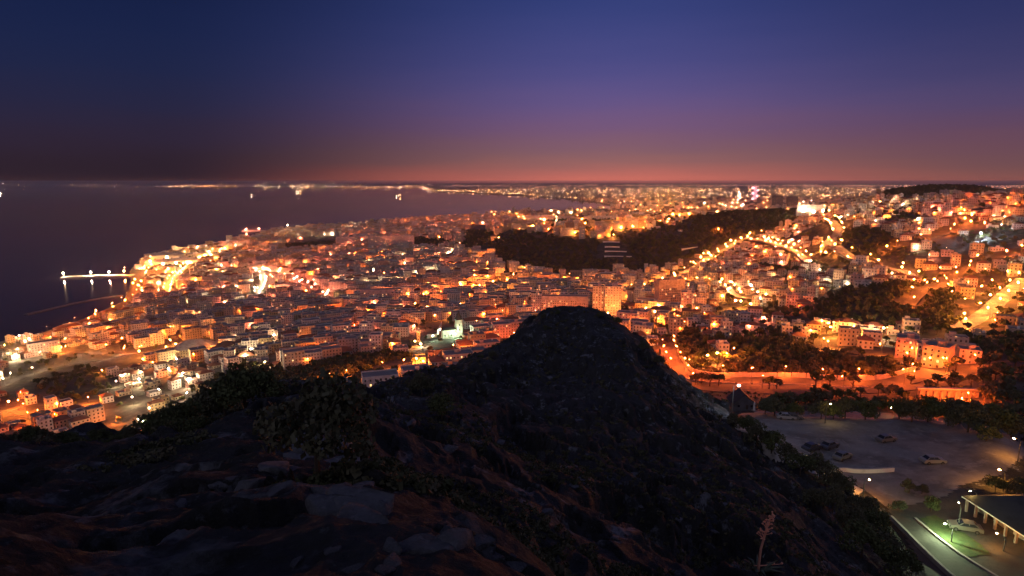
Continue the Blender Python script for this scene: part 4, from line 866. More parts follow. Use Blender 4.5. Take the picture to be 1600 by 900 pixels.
# small lighthouse on the mole head
p = put(100, 434); o = empty('harbour_light', (p[0], p[1], SEA + 3.2)); m = MB(); m.tube([(0, 0, 0), (0, 0, 7)], [1.4, 1.0], M_white, 10); m.build('tower', o); m = MB(); m.octa((0, 0, 8.2), .7, M_bulb['white']); m.build('lamp', o); tag(o, 'small white harbour light at the seaward tip of the jetty', 'harbour light')
# ships riding at anchor
for px, py, L_, lights, lab in [(466, 301, 120, 3, 'anchored ship with two bright pinkish deck lights, between jetty and far shore'), (622, 307.5, 95, 3, 'anchored ship with twin lights lying closest to the far bright coast'), (395, 306, 80, 1, 'small anchored ship with a single bright yellow light'), (338, 293.5, 130, 2, 'distant ship with a thin pale light near the horizon'), (3, 303, 80, 1, 'lone ship with one yellow light at the edge of the bay')]:
    p = put(px, py); k = math.hypot(p[0], p[1]) / 10000; o = empty('ship', (p[0], p[1], SEA), -math.atan2(p[0], p[1]) + random.uniform(-.3, .3))
    m = MB(); hl = [(-L_ / 2, 0), (-L_ * .46, -8), (L_ * .36, -8), (L_ / 2, 0), (L_ * .36, 8), (-L_ * .46, 8)]
    for i in range(6):
        a_, b_ = hl[i], hl[(i + 1) % 6]; m.face([(a_[0] * .96, a_[1] * .8, -3), (b_[0] * .96, b_[1] * .8, -3), (*b_, 9), (*a_, 9)], M_metal)
    m.face([(*q, 9) for q in hl], M_tile); m.build('hull', o)
    m = MB(); m.box(-L_ * .44, -L_ * .28, -6, 6, 9, 22, M_white); m.box(-L_ * .42, -L_ * .32, -7.5, 7.5, 22, 25, M_white); m.build('superstructure', o)
    m = MB(); m.tube([(-L_ * .40, 0, 25), (-L_ * .40, 0, 33)], 1.6, M_tile, 8); m.build('funnel', o); m = MB(); m.tube([(L_ * .3, 0, 9), (L_ * .3, 0, 30)], .5, M_metal, 6); m.build('mast', o)
    for q in range(lights):
        m = MB(); m.octa((0, 0, 0), (2.3 if 'thin' not in lab else 1.5) * k, M_far['white' if q % 2 == 0 else 'orange']); m.build('deck_light', o, ((-L_ * .24, L_ * .3, 0)[q], 0, (16, 30, 14)[q]))
    tag(o, lab, 'ship')
# far shore: tall floodlit tower, chimneys and masts
def spire(px, py, hpx, w, m_, lab, name, cat, lit=None, rr=6600.0):
    d = ray(px, py); x, y = d[0] * rr, d[1] * rr; z = float(zat(x, y)); o = empty(name, (x, y, z), -math.atan2(x, y)); h = max(20, -z + d[2] * rr + hpx * rr / FPX)
    m = MB(); m.box(-w / 2, w / 2, -w / 2, w / 2, -5, h * .84, m_); m.build('shaft', o); m = MB(); m.box(-w * .3, w * .3, -w * .3, w * .3, h * .84, h * .95, m_); m.tube([(0, 0, h * .95), (0, 0, h * 1.03)], [w * .2, .2], m_, 6); m.build('crown_lantern', o)
    if lit:
        for k in range(5):
            m = MB(); m.octa((0, 0, 0), 2.0, lit); m.build('flood_lamp', o, (((k % 2) * 2 - 1) * w * .7, -w * .75, h * (.15 + .17 * k)))
    return tag(o, lab, cat)
M_pinkflood = emit('pink_flood', (1, .30, .42), 700)
spire(1180, 303, 14, 34, M_white, 'tall slender tower floodlit pink on the far plain', 'distant_tower', 'tower', M_pinkflood)
spire(1155, 306, 9, 12, M_conc, 'thin pale tower west of the pink floodlit tower', 'distant_tower', 'tower', M_far['white'])
spire(752, 294, 11, 14, M_conc, 'lone radio mast above the bright far coast', 'radio_mast', 'mast', None, 15600.0)
# far plain and far shores: masses of small buildings and lights
far_b = MB(); far_l = MB()
fx = []; 
for i in range(12000):
    u = rng.random(); px = rng.uniform(660, 1640); th = math.atan((px - 800) / FPX / .99); r = math.exp(rng.uniform(math.log(3300), math.log(15000)))
    fx.append((r * math.sin(th), r * math.cos(th)))
for i in range(len(COAST) - 5, len(COAST) - 1):
    a_, b_ = np.array(COAST[i]), np.array(COAST[i + 1]); L_ = np.linalg.norm(b_ - a_)
    for k in range(int(L_ / 16)):
        t = rng.random(); q = a_ + (b_ - a_) * t + rng.normal(size=2) * (30, 30); fx.append((q[0] + rng.uniform(20, 260), q[1] + rng.uniform(10, 90)))
fx = np.array(fx); fz = zat(fx[:, 0], fx[:, 1]); ok = (fz > SEA + .5) & in_poly(fx[:, 0], fx[:, 1], LAND) & seen(fx[:, 0], fx[:, 1], fz + 16)
fp = project(fx[:, 0], fx[:, 1], fz); ok &= (fp[0] > -30) & (fp[0] < 1630)
for k_, poly in DARK.items(): ok &= ~(in_poly(*fp, poly) & (np.hypot(fx[:, 0], fx[:, 1]) < 4000))
for (x, y), z in zip(fx[ok], fz[ok]):
    r = math.hypot(x, y); q = rng.random()
    if r < 5200 and rng.random() < .45: continue
    if q < .34:
        w, d_, h = rng.uniform(14, 46), rng.uniform(12, 22), rng.uniform(7, 24) * (1.8 if q < .04 else 1)
        xf = xform(x, y, z, rng.uniform(0, 3)); uo = 2.9 * int(rng.integers(0, 4000)); col = random.choice(TINTS)[1]; P = [(-w / 2, -d_ / 2), (w / 2, -d_ / 2), (w / 2, d_ / 2), (-w / 2, d_ / 2)]
        for i in range(4):
            a_, b_ = P[i], P[(i + 1) % 4]; far_b.face([xf((*a_, -6)), xf((*b_, -6)), xf((*b_, h)), xf((*a_, h))], M_wall, [(uo, -6), (uo + 29, -6), (uo + 29, h), (uo, h)], col)
        far_b.face([xf((*p_, h)) for p_ in P], M_roof)
    else:
        nearm = r < 8000; c = random.choices(('orange', 'amber', 'white', 'pink'), (5, 4, 2, 2))[0]
        far_l.octa((x, y, z + rng.uniform(8, 12)), rng.uniform(.13, .27) if nearm else rng.uniform(.35, 1.0) * r / 9000, M_bulb[c] if nearm else M_far['white' if c == 'white' else 'orange'])
nn = 0
for (a_, b_), cnt, rad in ((((-34000, 24000), (-11000, 26500)), 200, 3.4), (((-11000, 26500), (-3200, 22000)), 240, 2.2), (((-3200, 22000), COAST[-1]), 36, 1.4)):
    a_, b_ = np.array(a_), np.array(b_); cl = rng.random(7)
    for k in range(cnt):
        t = (rng.choice(cl) + rng.normal() * .03) if rng.random() < .3 else rng.random(); q = a_ + (b_ - a_) * np.clip(t, 0, 1); e = rng.uniform(1.0, 1.05); x, y = q[0] * e, q[1] * e; z = max(float(zat(x, y)), SEA + 3) + rng.uniform(0, 120) ** 1.0 * (rng.random() < .35)
        far_l.octa((x, y, z + 14), rad * rng.uniform(.4, 1.3), M_far[random.choice(('orange', 'orange', 'white'))])
for k in range(1500):  # dim inland points added to lift the dark far land towards the horizon glow
    px = rng.uniform(640, 1640); th = math.atan((px - 800) / FPX / .99); r = rng.uniform(13500, 33000); x, y = r * math.sin(th), r * math.cos(th); z = float(zat(x, y))
    if z > SEA + .5: far_l.octa((x, y, z + 14), rng.uniform(1.2, 3.2) * r / 14000, M_far['faint'])
tag(far_b.build('far_city'), 'hazy mass of far buildings along the bay and plain', 'far city', kind='stuff')
tag(far_l.build('far_lights'), 'glittering far lights along the shores of the bay, with added glow points beyond', 'far lights', kind='stuff')

# ------------------------------------------------------------------ the level shelf below: car park, access road, cars, buildings
def drape(name, poly, m_, lift, step=.5):
    W3 = np.array([put(*p)[:2] for p in poly]); x0, y0 = W3.min(0); x1, y1 = W3.max(0); nx = int((x1 - x0) / step) + 2; ny = int((y1 - y0) / step) + 2
    a_, b_ = np.meshgrid(np.arange(nx) * step + x0, np.arange(ny) * step + y0, indexing='ij'); V = np.stack([a_, b_, zat(a_, b_) + lift], -1).reshape(-1, 3)
    I_ = np.arange(nx * ny).reshape(nx, ny); Fq = np.stack([I_[:-1, :-1], I_[1:, :-1], I_[1:, 1:], I_[:-1, 1:]], -1).reshape(-1, 4)
    c = V[Fq].mean(1); k_ = in_poly(c[:, 0], c[:, 1], W3.tolist()); return arrays_mesh(name, V, Fq[k_], [m_], None, True)
tag(link('car_park', drape('car_park', [(1146, 648), (1180, 642), (1300, 640), (1400, 646), (1480, 655), (1620, 690), (1640, 740), (1560, 745), (1500, 760), (1480, 775), (1420, 790), (1385, 792), (1345, 762), (1300, 738), (1255, 715), (1190, 675)], M_paving, .08)), 'wide pale worn parking ground on the level shelf', 'car park', kind='structure')
tag(link('forecourt', drape('forecourt', [(1385, 792), (1420, 790), (1480, 775), (1500, 760), (1560, 800), (1640, 860), (1660, 960), (1500, 960), (1440, 880), (1400, 815)], M_road, .07)), 'dark tarmac forecourt beside the long low building', 'forecourt', kind='structure')
tag(link('access_road', drape('access_road', [(1144, 655), (1150, 672), (1190, 697), (1240, 725), (1285, 749), (1338, 776), (1352, 768), (1300, 742), (1250, 714), (1195, 682)], M_access, .14, .35)), 'pale narrow access road along the foot of the slope', 'road', kind='structure')
tag(link('lawn', drape('lawn', [(1436, 812), (1462, 806), (1530, 850), (1548, 868), (1510, 872)], M_grass, .16, .3)), 'narrow lawn strip lit greenish white', 'lawn', kind='structure')
M_dim = {'orange': emit('low_sodium_bulb', (1, .36, .05), 2600), 'amber': emit('low_amber_bulb', (1, .52, .20), 600), 'green': emit('low_green_bulb', (.78, 1, .52), 5200), 'cool': emit('low_cool_bulb', (.78, .86, 1), 1700), 'yellow': emit('low_yellow_bulb', (1, .62, .16), 520)}
def post_lamp(px, py_base, hgt, col, bs, label, arm=.9, ang=None):
    """lamp post standing on the shelf"""
    p = put(px, py_base); m = lamp_mesh(hgt, arm); o = m.build('street_lamp', None, p, ang if ang is not None else random.uniform(0, 6.28))
    m = MB(); m.box(-.2, .4, -.13, .13, 0, .1, M_metal); m.build('lamp_head', o, (arm, 0, hgt + .02)); m = MB(); m.octa((0, 0, 0), bs, M_dim[col], bs * .7); m.build('bulb', o, (arm + .1, 0, hgt - bs * .7 - .03)); return tag(o, label, 'street lamp')
post_lamp(1348, 778, 3.2, 'orange', .14, 'short orange lamp beside the bend of the access road', ang=.3)
post_lamp(1567, 768, 3.6, 'orange', .20, 'orange lamp lighting the parking ground above the long building', ang=1.9)
post_lamp(1590, 722, 4.5, 'orange', .16, 'orange lamp at the far edge of the glowing parking ground', ang=2.4)
post_lamp(1497, 828, 4.0, 'amber', .12, 'pale lamp on a post between forecourt and long building', ang=1.2)
post_lamp(1524, 800, 3.4, 'yellow', .12, 'lamp by the end canopy of the long building', ang=2.6)
post_lamp(1486, 848, 2.6, 'green', .16, 'greenish white lamp over the narrow lawn', ang=2.2)
post_lamp(1143, 652, 7.0, 'cool', .22, 'bluish white lamp above the dark roofed house', ang=-.3)
post_lamp(1289, 662, 4.8, 'yellow', .16, 'yellow lamp among small trees at the back of the parking ground', ang=.2)
post_lamp(1395, 652, 4.6, 'yellow', .18, 'yellow white lamp beside the bushy bank', ang=2.9)
post_lamp(1568, 862, 2.4, 'orange', .10, 'low orange lamp in front of the lit arcade', ang=2.2)
M_line = mat('worn_line_paint', (.34, .33, .31), .85, noise=[(3, (.14, .135, .13), .45, .6)])
for k, (px, py) in enumerate([(1250, 700), (1272, 696), (1294, 692), (1316, 688), (1338, 685), (1360, 682), (1382, 680)]):
    p = put(px, py); q = put(px + 16, py + 15); mL = MB(); t = (q - p)[:2]; t = t / np.linalg.norm(t); n_ = np.array([-t[1], t[0]]) * .07; e_ = p[:2] + t * 4.4
    mL.face([(*(p[:2] - n_), float(zat(*p[:2])) + .13), (*(p[:2] + n_), float(zat(*p[:2])) + .13), (*(e_ + n_), float(zat(*e_)) + .13), (*(e_ - n_), float(zat(*e_)) + .13)], M_line); tag(mL.build('bay_line'), 'faded white bay line painted across the parking ground', 'marking', kind='structure')
# curved low wall
q = resample([put(*p)[:2] for p in [(1256, 716), (1275, 726), (1305, 735), (1345, 740), (1396, 737)]], 1.2); m = MB()
for i in range(len(q) - 1):
    a_, b_ = q[i], q[i + 1]; t = (b_ - a_) / np.linalg.norm(b_ - a_); n_ = np.array([-t[1], t[0]]) * .22; za, zb = float(zat(*a_)), float(zat(*b_)); k4 = [a_ - n_, b_ - n_, b_ + n_, a_ + n_]; zz4 = [za, zb, zb, za]
    lo_ = [(*v, z_ - .6) for v, z_ in zip(k4, zz4)]; hi = [(*v, z_ + .85) for v, z_ in zip(k4, zz4)]
    for k in range(4): m.face([lo_[k], lo_[(k + 1) % 4], hi[(k + 1) % 4], hi[k]], M_white)
    m.face(hi, M_conc)
tag(m.build('curved_wall'), 'low curving white wall lit yellow at the edge of the parking ground', 'wall')
# kerb walls of the lower road
for pts, h_, lab in [([(1392, 812), (1440, 858), (1500, 915)], .7, 'low dark wall running down below the lawn strip'), ([(1430, 812), (1470, 846), (1520, 880), (1560, 905)], .35, 'pale kerb wall along the lower side of the lawn strip')]:
    q = resample([put(*p)[:2] for p in pts], 2.0); m = MB()
    for i in range(len(q) - 1):
        a_, b_ = q[i], q[i + 1]; t = (b_ - a_) / np.linalg.norm(b_ - a_); n_ = np.array([-t[1], t[0]]) * .18; za, zb = float(zat(*a_)), float(zat(*b_)); k4 = [a_ - n_, b_ - n_, b_ + n_, a_ + n_]; zz4 = [za, zb, zb, za]
        lo_ = [(*v, z_ - .5) for v, z_ in zip(k4, zz4)]; hi = [(*v, z_ + h_) for v, z_ in zip(k4, zz4)]
        for k in range(4): m.face([lo_[k], lo_[(k + 1) % 4], hi[(k + 1) % 4], hi[k]], M_conc)
        m.face(hi, M_conc)
    tag(m.build('low_wall'), lab, 'wall')
# long low building with an arcade
A_, B_ = put(1508, 800), put(1606, 862); t = (B_ - A_)[:2]; L_ = np.linalg.norm(t) + 5; t = t / np.linalg.norm(t); a = math.atan2(t[1], t[0]); zb = min(A_[2], B_[2]); o = empty('long_building', (A_[0], A_[1], zb), a)
dep = 12.0; hb = 2.5
m = MB(); m.box(0, L_, 1.8, dep, -1, hb, M_plaster, None, (.42, .36, .30)); m.build('walls', o)
m = MB(); e = .5
E_ = [(-e, -e, hb), (L_ + e, -e, hb), (L_ + e, dep + e, hb), (-e, dep + e, hb)]; r1, r2 = (3, dep / 2, hb + 1.7), (L_ - 3, dep / 2, hb + 1.7)
for f in ((E_[0], E_[1], r2, r1), (E_[2], E_[3], r1, r2), (E_[1], E_[2], r2), (E_[3], E_[0], r1)): m.face(list(f), M_dkroof)
m.face([(x, y, z - .2) for x, y, z in E_[::-1]], M_white)
for i in range(4):
    p0, p1 = E_[i], E_[(i + 1) % 4]; m.face([(p0[0], p0[1], hb - .2), (p1[0], p1[1], hb - .2), p1, p0], M_white)
m.build('roof', o)
npil = int(L_ / 1.7)
for k in range(npil + 1):
    m = MB(); m.box(-.14, .14, -.05, .25, -.8, hb - .2, M_stone); m.build('pillar', o, (k * L_ / npil, 0, 0))
for k in range(1, npil, 2):
    m = MB(); m.box(-.45, .45, 1.74, 1.797, .1, 2.0, M_bark); m.build('door', o, ((k + .5) * L_ / npil, 0, 0))
for k in (3, 5, 7, 9):
    if k < npil:
        m = MB(); m.octa((0, 0, 0), .03, M_dim['orange']); m.build('arcade_lamp', o, ((k + .5) * L_ / npil, .9, hb - .45))
tag(o, 'long low dark-roofed building with a lit pillared arcade', 'building')
# house with a dark steep roof and a pale pillar in front
p, s, a = site(1172, 643, 60); o = empty('dark_roofed_house', (p[0] - 1.5, p[1] + 6.5, p[2]), a + .35); w, d_, h = 9.5, 8.0, 2.8
m = MB(); m.box(-w / 2, w / 2, -d_ / 2, d_ / 2, -1.5, h, M_plaster, None, (.12, .12, .13)); m.build('walls', o); m = MB()
R1, R2 = (0, -d_ / 2 - .5, h + 4.2), (0, d_ / 2 + .5, h + 4.2); x_ = w / 2 + .7
m.face([(-x_, -d_ / 2 - .5, h - .3), R1, R2, (-x_, d_ / 2 + .5, h - .3)][::-1], M_dkroof); m.face([(x_, -d_ / 2 - .5, h - .3), R1, R2, (x_, d_ / 2 + .5, h - .3)], M_dkroof); m.face([(-w / 2, -d_ / 2, h), (w / 2, -d_ / 2, h), (0, -d_ / 2, h + 3.6)], M_plaster, None, (.12, .12, .13)); m.face([(-w / 2, d_ / 2, h), (w / 2, d_ / 2, h), (0, d_ / 2, h + 3.6)][::-1], M_plaster, None, (.12, .12, .13)); m.build('roof', o)
m = MB(); m.box(-.5, .5, -.06, -.004, 0, 2.0, M_bark); m.build('door', o, (1.2, -d_ / 2, 0))
for x in (-2.4, 3.2):
    m = MB(); m.box(-.5, .5, -.07, -.004, 1.0, 2.0, M_glass); m.build('window', o, (x, -d_ / 2, 0))
tag(o, 'small house with a dark steep gabled roof at the back of the shelf', 'house')
p = put(1178, 642); o = empty('stone_pillar', p, .4); m = MB(); m.box(-.75, .75, -.75, .75, -.5, .5, M_stone); m.build('plinth', o); m = MB()
for k in range(4): pass
m.tube([(0, 0, .5), (0, 0, 3.6), (0, 0, 4.3)], [.62, .42, .08], M_white, 4); m.build('shaft', o); tag(o, 'pale tapering stone pillar lit beside the dark roofed house', 'pillar')
# cars
def car_meshes(col):
    pm = mat('car_paint', col, .28, .2, spec=.5); B_ = MB(); hw_ = .86
    prof = [(-2.1, .32), (-2.12, .78), (-1.95, .92), (-1.25, .98), (1.0, .95), (1.85, .84), (2.08, .68), (2.1, .32)]
    for (x0, z0), (x1, z1) in zip(prof[:-1], prof[1:]): B_.face([(x0, -hw_, z0), (x0, hw_, z0), (x1, hw_, z1), (x1, -hw_, z1)], pm)
    B_.face([(x, -hw_, z) for x, z in prof][::-1], pm); B_.face([(x, hw_, z) for x, z in prof], pm); B_.face([(-2.1, -hw_, .32), (2.1, -hw_, .32), (2.1, hw_, .32), (-2.1, hw_, .32)], M_tyre)
    R_ = MB(); R_.face([(-1.05, -.66, 1.42), (.35, -.66, 1.42), (.35, .66, 1.42), (-1.05, .66, 1.42)], pm); R_.face([(-1.05, -.66, 1.37), (.35, -.66, 1.37), (.35, .66, 1.37), (-1.05, .66, 1.37)][::-1], pm)
    for s_ in (-1, 1): R_.tube([(-1.6, s_ * .78, .96), (-1.05, s_ * .66, 1.40)], .05, pm, 4); R_.tube([(.35, s_ * .66, 1.40), (.98, s_ * .78, .95)], .045, pm, 4); R_.tube([(-.3, s_ * .70, .97), (-.3, s_ * .66, 1.40)], .04, pm, 4)
    G = MB(); lo_ = [(-1.55, -.76, .96), (.95, -.76, .955), (.95, .76, .955), (-1.55, .76, .96)]; hi = [(-1.03, -.64, 1.37), (.33, -.64, 1.37), (.33, .64, 1.37), (-1.03, .64, 1.37)]
    for i in range(4): G.face([lo_[i], lo_[(i + 1) % 4], hi[(i + 1) % 4], hi[i]], M_glass)
    return B_.mesh('body'), R_.mesh('roof'), G.mesh('glass')
m = MB(); m.tube([(0, -.1, 0), (0, .1, 0)], .31, M_tyre, 14); m.tube([(0, -.105, 0), (0, .105, 0)], .17, M_metal, 10); WHEEL = m.mesh('wheel')
m = MB(); m.box(0, .05, -.16, .16, -.07, .07, M_white); HEADL = m.mesh('headlight')
def car(px, py, rz, col, label):
    p = put(px, py); o = empty('parked_car', p + np.array([0, 0, .1]), rz); b, r, g = car_meshes(col); link('body', b, o); link('roof', r, o); link('windows_glass', g, o).name = 'glass'
    for x in (-1.3, 1.3):
        for y in (-.80, .80): link('wheel', WHEEL, o, (x, y, .31))
    for y in (-.6, .6): link('headlight', HEADL, o, (2.06, y, .66))
    return tag(o, label, 'car')
car(1316, 717, .55, (.16, .16, .17), 'grey car parked close behind the curved wall')
car(1457, 724, .02, (.26, .26, .26), 'pale car parked alone in the middle of the parking ground')
car(1507, 829, 2.75, (.16, .15, .13), 'beige car standing under the lamp before the long building')
car(1268, 703, .5, (.05, .05, .07), 'black car parked left of the grey one near the curved wall'); car(1296, 700, .52, (.07, .08, .11), 'dark blue car parked behind the grey one')
car(1228, 655, -.2, (.33, .33, .33), 'white car parked at the back of the shelf')
car(1240, 655.5, -.15, (.12, .12, .13), 'charcoal car beside the white one at the back of the shelf'); car(1384, 690, .3, (.16, .15, .15), 'dark car parked below the bushy bank')

# ------------------------------------------------------------------ plants and stones of the ridge
NEAR = []
for i in range(4):
    V = crown_arrays(15, 150, .05, 500 + i, .9, 1.4) * (2.2, 2.0, 2.1) + (0, 0, 1.9); NEAR.append((trunk_mesh(1.9, .10, 40 + i, 3), crown_mesh('crown', V, (M_dleaf, M_leaf)[i % 2])))
def bush(px, py, s, label, group, rmin=0):
    p = put(px, py, rmin)
    while math.hypot(p[0], p[1]) > 175: py += 4; p = put(px, py, rmin)
    s = s if s < 6 else s * (p[1] * cP - p[2] * sP) / FPX / 4.1; return tree(p[0], p[1], p[2] - .1, s, NEAR[random.randrange(4)], label, group, 'bush_tree')
for px, py, s in [(1168, 676, .8), (1182, 694, .9), (1205, 708, 1.15), (1228, 722, .8), (1250, 742, 1.0), (1280, 752, 1.1), (1302, 762, .9), (1316, 778, 1.0), (1340, 796, .7), (1352, 812, .9), (1366, 838, 1.0), (1378, 868, 1.0), (1330, 830, .9), (1300, 800, .8), (1345, 870, 1.0), (1270, 790, .7), (1400, 905, 1.0), (1150, 668, .7)]:
    bush(px, py, s, 'dark bushy tree on the edge between slope and parking shelf', 'bushes along the shelf edge')
SEAWARD = [(20, 712, 26), (70, 706, 32), (130, 704, 26), (180, 700, 30), (235, 690, 44), (290, 676, 58), (325, 664, 66), (352, 650, 84), (385, 642, 84), (415, 646, 60), (440, 656, 34), (120, 735, 30), (60, 745, 34), (210, 730, 30), (160, 765, 30), (30, 780, 34), (490, 656, 18), (520, 645, 16), (310, 690, 40), (260, 705, 36), (565, 614, 18), (90, 720, 30), (0, 725, 34), (40, 700, 30), (100, 698, 32), (155, 694, 34), (205, 690, 36), (262, 680, 48), (308, 668, 56)]
for px, py, s in SEAWARD:
    bush(px, py, s, 'black leafy tree on the shoulder of the ridge towards the sea', 'trees on the seaward shoulder of the ridge', 28)
for px, py, s in [(660, 620, .7), (690, 655, .6), (850, 497, .35), (872, 492, .3), (938, 497, .45), (965, 508, .5), (1005, 548, .6), (1030, 570, .6), (770, 560, .4), (495, 745, .42)]:
    bush(px, py, s, 'low wind-bent bush on the rocky ridge', 'low bushes on the rocky ridge')
for px, py, s in [(1283, 655, 1.1), (1302, 656, 1.0), (1320, 654, 1.2), (1352, 652, 1.3), (1405, 655, 1.4), (1425, 660, 1.5), (1450, 660, 1.6), (1480, 662, 1.5), (1512, 664, 1.7), (1545, 668, 1.6), (1580, 672, 1.5), (1240, 648, 1.0), (1210, 646, 1.2), (1196, 644, 1.2), (1540, 690, 1.1), (1600, 690, 1.5), (1560, 650, 1.6), (1500, 646, 1.5), (1590, 780, 1.0), (1555, 770, .8), (1420, 770, .55), (1440, 772, .5), (1455, 800, .7), (1405, 800, .6)]:
    bush(px, py, s, 'leafy tree at the border of the parking ground', 'trees bordering the parking ground', 60)
# scrub: one mass of tufts over the slopes
n_ = 27000; th = rng.uniform(R(-46), R(46), n_); r = np.exp(rng.uniform(math.log(9), math.log(330), n_)); x = r * np.sin(th); y = r * np.cos(th); z = zat(x, y)
px, py = project(x, y, z); patch = fbm(x / 9, y / 9, 3, 71); okk = seen(x, y, z + .8) & (patch > -.22) & ~in_poly(px, py, [(1150, 655), (1140, 640), (1700, 630), (1900, 950), (1430, 950), (1385, 850), (1345, 775), (1280, 740)]) & ~((r < 30) & (patch < .12))
k = np.nonzero(okk)[0]; SCR = [crown_arrays(4, 6, .24, 900 + i, .7) for i in range(6)]
s_ = np.minimum(rng.uniform(.10, .34, len(k)) * (.6 + r[k] / 90), 1.3)
tag(link('scrub', scatter_mesh('scrub', SCR, x[k], y[k], z[k] + s_ * .3, s_, [M_scrub, M_dleaf, M_scrub])), 'low dry scrub and grass tussocks covering the ridge', 'scrub', kind='stuff')
# boulders
def boulder_mesh(seed):
    g = np.random.default_rng(seed); nu, nv = 22, 16; V = []
    for i in range(nv + 1):
        ph = math.pi * i / nv
        for j in range(nu):
            t = 2 * math.pi * j / nu; d = np.array([math.sin(ph) * math.cos(t), math.sin(ph) * math.sin(t), math.cos(ph)]); V.append(d)
    V = np.array(V); k_ = 1 + .38 * fbm(V[:, 0] * 1.3 + seed, V[:, 1] * 1.3 + V[:, 2] * 1.7, 3, seed) + .10 * fbm(V[:, 0] * 5, V[:, 1] * 5 + V[:, 2] * 4, 3, seed + 3, True)
    cut = g.normal(size=(11, 3)); cut /= np.linalg.norm(cut, axis=1)[:, None]; V = V * k_[:, None]
    for c in cut:
        d = V @ c; over = d > .5; V[over] -= np.outer(d[over] - .5, c) * .97
    V *= (1, .75, .5); Fq = [(i * nu + j, i * nu + (j + 1) % nu, (i + 1) * nu + (j + 1) % nu, (i + 1) * nu + j) for i in range(nv) for j in range(nu)]
    return arrays_mesh('boulder', V, np.array(Fq)[:, ::-1], [M_rock])
BM = [boulder_mesh(i) for i in range(5)]
for i, (px, py, s) in enumerate([(470, 700, 1.3), (505, 692, 1.5), (535, 720, 1.1), (450, 735, .8), (560, 765, .6), (430, 770, .5), (590, 800, .4), (700, 830, .35), (660, 845, .28), (745, 845, .3), (610, 860, .22), (770, 870, .22), (340, 755, .5), (360, 748, .4), (280, 790, .35), (130, 818, .3), (135, 806, .25), (500, 770, .6), (520, 860, .18), (560, 888, .16), (460, 880, .14), (600, 890, .2),
                                  (700, 700, 1.2), (780, 690, 1.5), (860, 590, 1.8), (880, 640, 1.3), (745, 610, 1.2), (990, 740, 1.2), (1000, 790, .9), (900, 760, .8), (850, 800, .7), (960, 840, .6), (870, 860, .5), (1060, 810, .8), (1120, 830, .6), (1065, 860, .5), (820, 540, 1.4), (915, 555, 1.6), (940, 620, 1.4), (640, 660, 1.2), (1135, 790, .9), (1180, 770, .9), (455, 712, 1.5), (490, 700, 1.9), (525, 706, 1.7), (545, 735, 1.3), (420, 735, 1.1), (700, 846, .42), (755, 862, .36), (650, 858, .34), (560, 790, .7), (385, 760, .8), (610, 880, .26), (800, 880, .3), (575, 815, .5), (520, 800, .5)]):
    s *= .5 if i < 22 else .6; p = put(px, py); o = link('boulder', BM[i % 5], None, p + np.array([0, 0, -s * .16]), random.uniform(0, 6.28), (s, s, s * random.uniform(.8, 1.4)))
    tag(o, 'pale weathered boulder bedded in the ridge' if 22 <= i < 42 else 'pale weathered boulder on the path and ledge', 'boulder', 'boulders bedded in the ridge slope' if 22 <= i < 42 else 'boulders on the path and ledge')
# flowering stalk of an agave
p = put(1184, 893); o = empty('agave', p); S_ = math.hypot(p[0], p[1]) / FPX; H = 98 * S_
m = MB(); m.tube([(0, 0, -.3), (.02 * H, 0, H * .4), (.10 * H, 0, H * .8), (.16 * H, 0, H)], [.075, .065, .05, .025], M_stalk, 6); m.build('stalk', o)
m = MB(); g = random.Random(4)
for k in range(46):
    t = g.uniform(.55, 1.0); x0 = np.interp(t, [0, .4, .8, 1], [0, .02, .10, .16]) * H; a = g.uniform(0, 6.28); L_ = H * .07 * (1.25 - t) * 2.2; zz_ = t * H
    m.tube([(x0, 0, zz_), (x0 + math.cos(a) * L_, math.sin(a) * L_, zz_ + L_ * .5)], [.022, .016], M_stalk, 4, False); m.octa((x0 + math.cos(a) * L_, math.sin(a) * L_, zz_ + L_ * .55), .065, M_stalk)
m.build('flower_branches', o)
m = MB()
for sgn, L_ in ((-1, .22), (1, .25), (1, .38)): m.tube([(.005 * H, 0, H * .10), (sgn * L_ * H * .5, .02, H * .11), (sgn * L_ * H, .03, H * .13)], [.03, .022, .015], M_stalk, 5); m.octa((sgn * L_ * H, .03, H * .14), .09, M_stalk)
m.build('side_branch', o)
for k in range(14):
    a = k * 2.4; L_ = .9 + .5 * g.random(); m = MB(); tip = (math.cos(a) * L_, math.sin(a) * L_, .25 + .5 * g.random()); m.tube([(math.cos(a) * .08, math.sin(a) * .08, -.1), (math.cos(a) * L_ * .5, math.sin(a) * L_ * .5, .35), tip], [.07, .08, .006], M_agave, 5); m.build('leaf', o)
tag(o, 'tall dry reddish agave stalk rising from the slope', 'agave')
HAZE = 3.0e-5

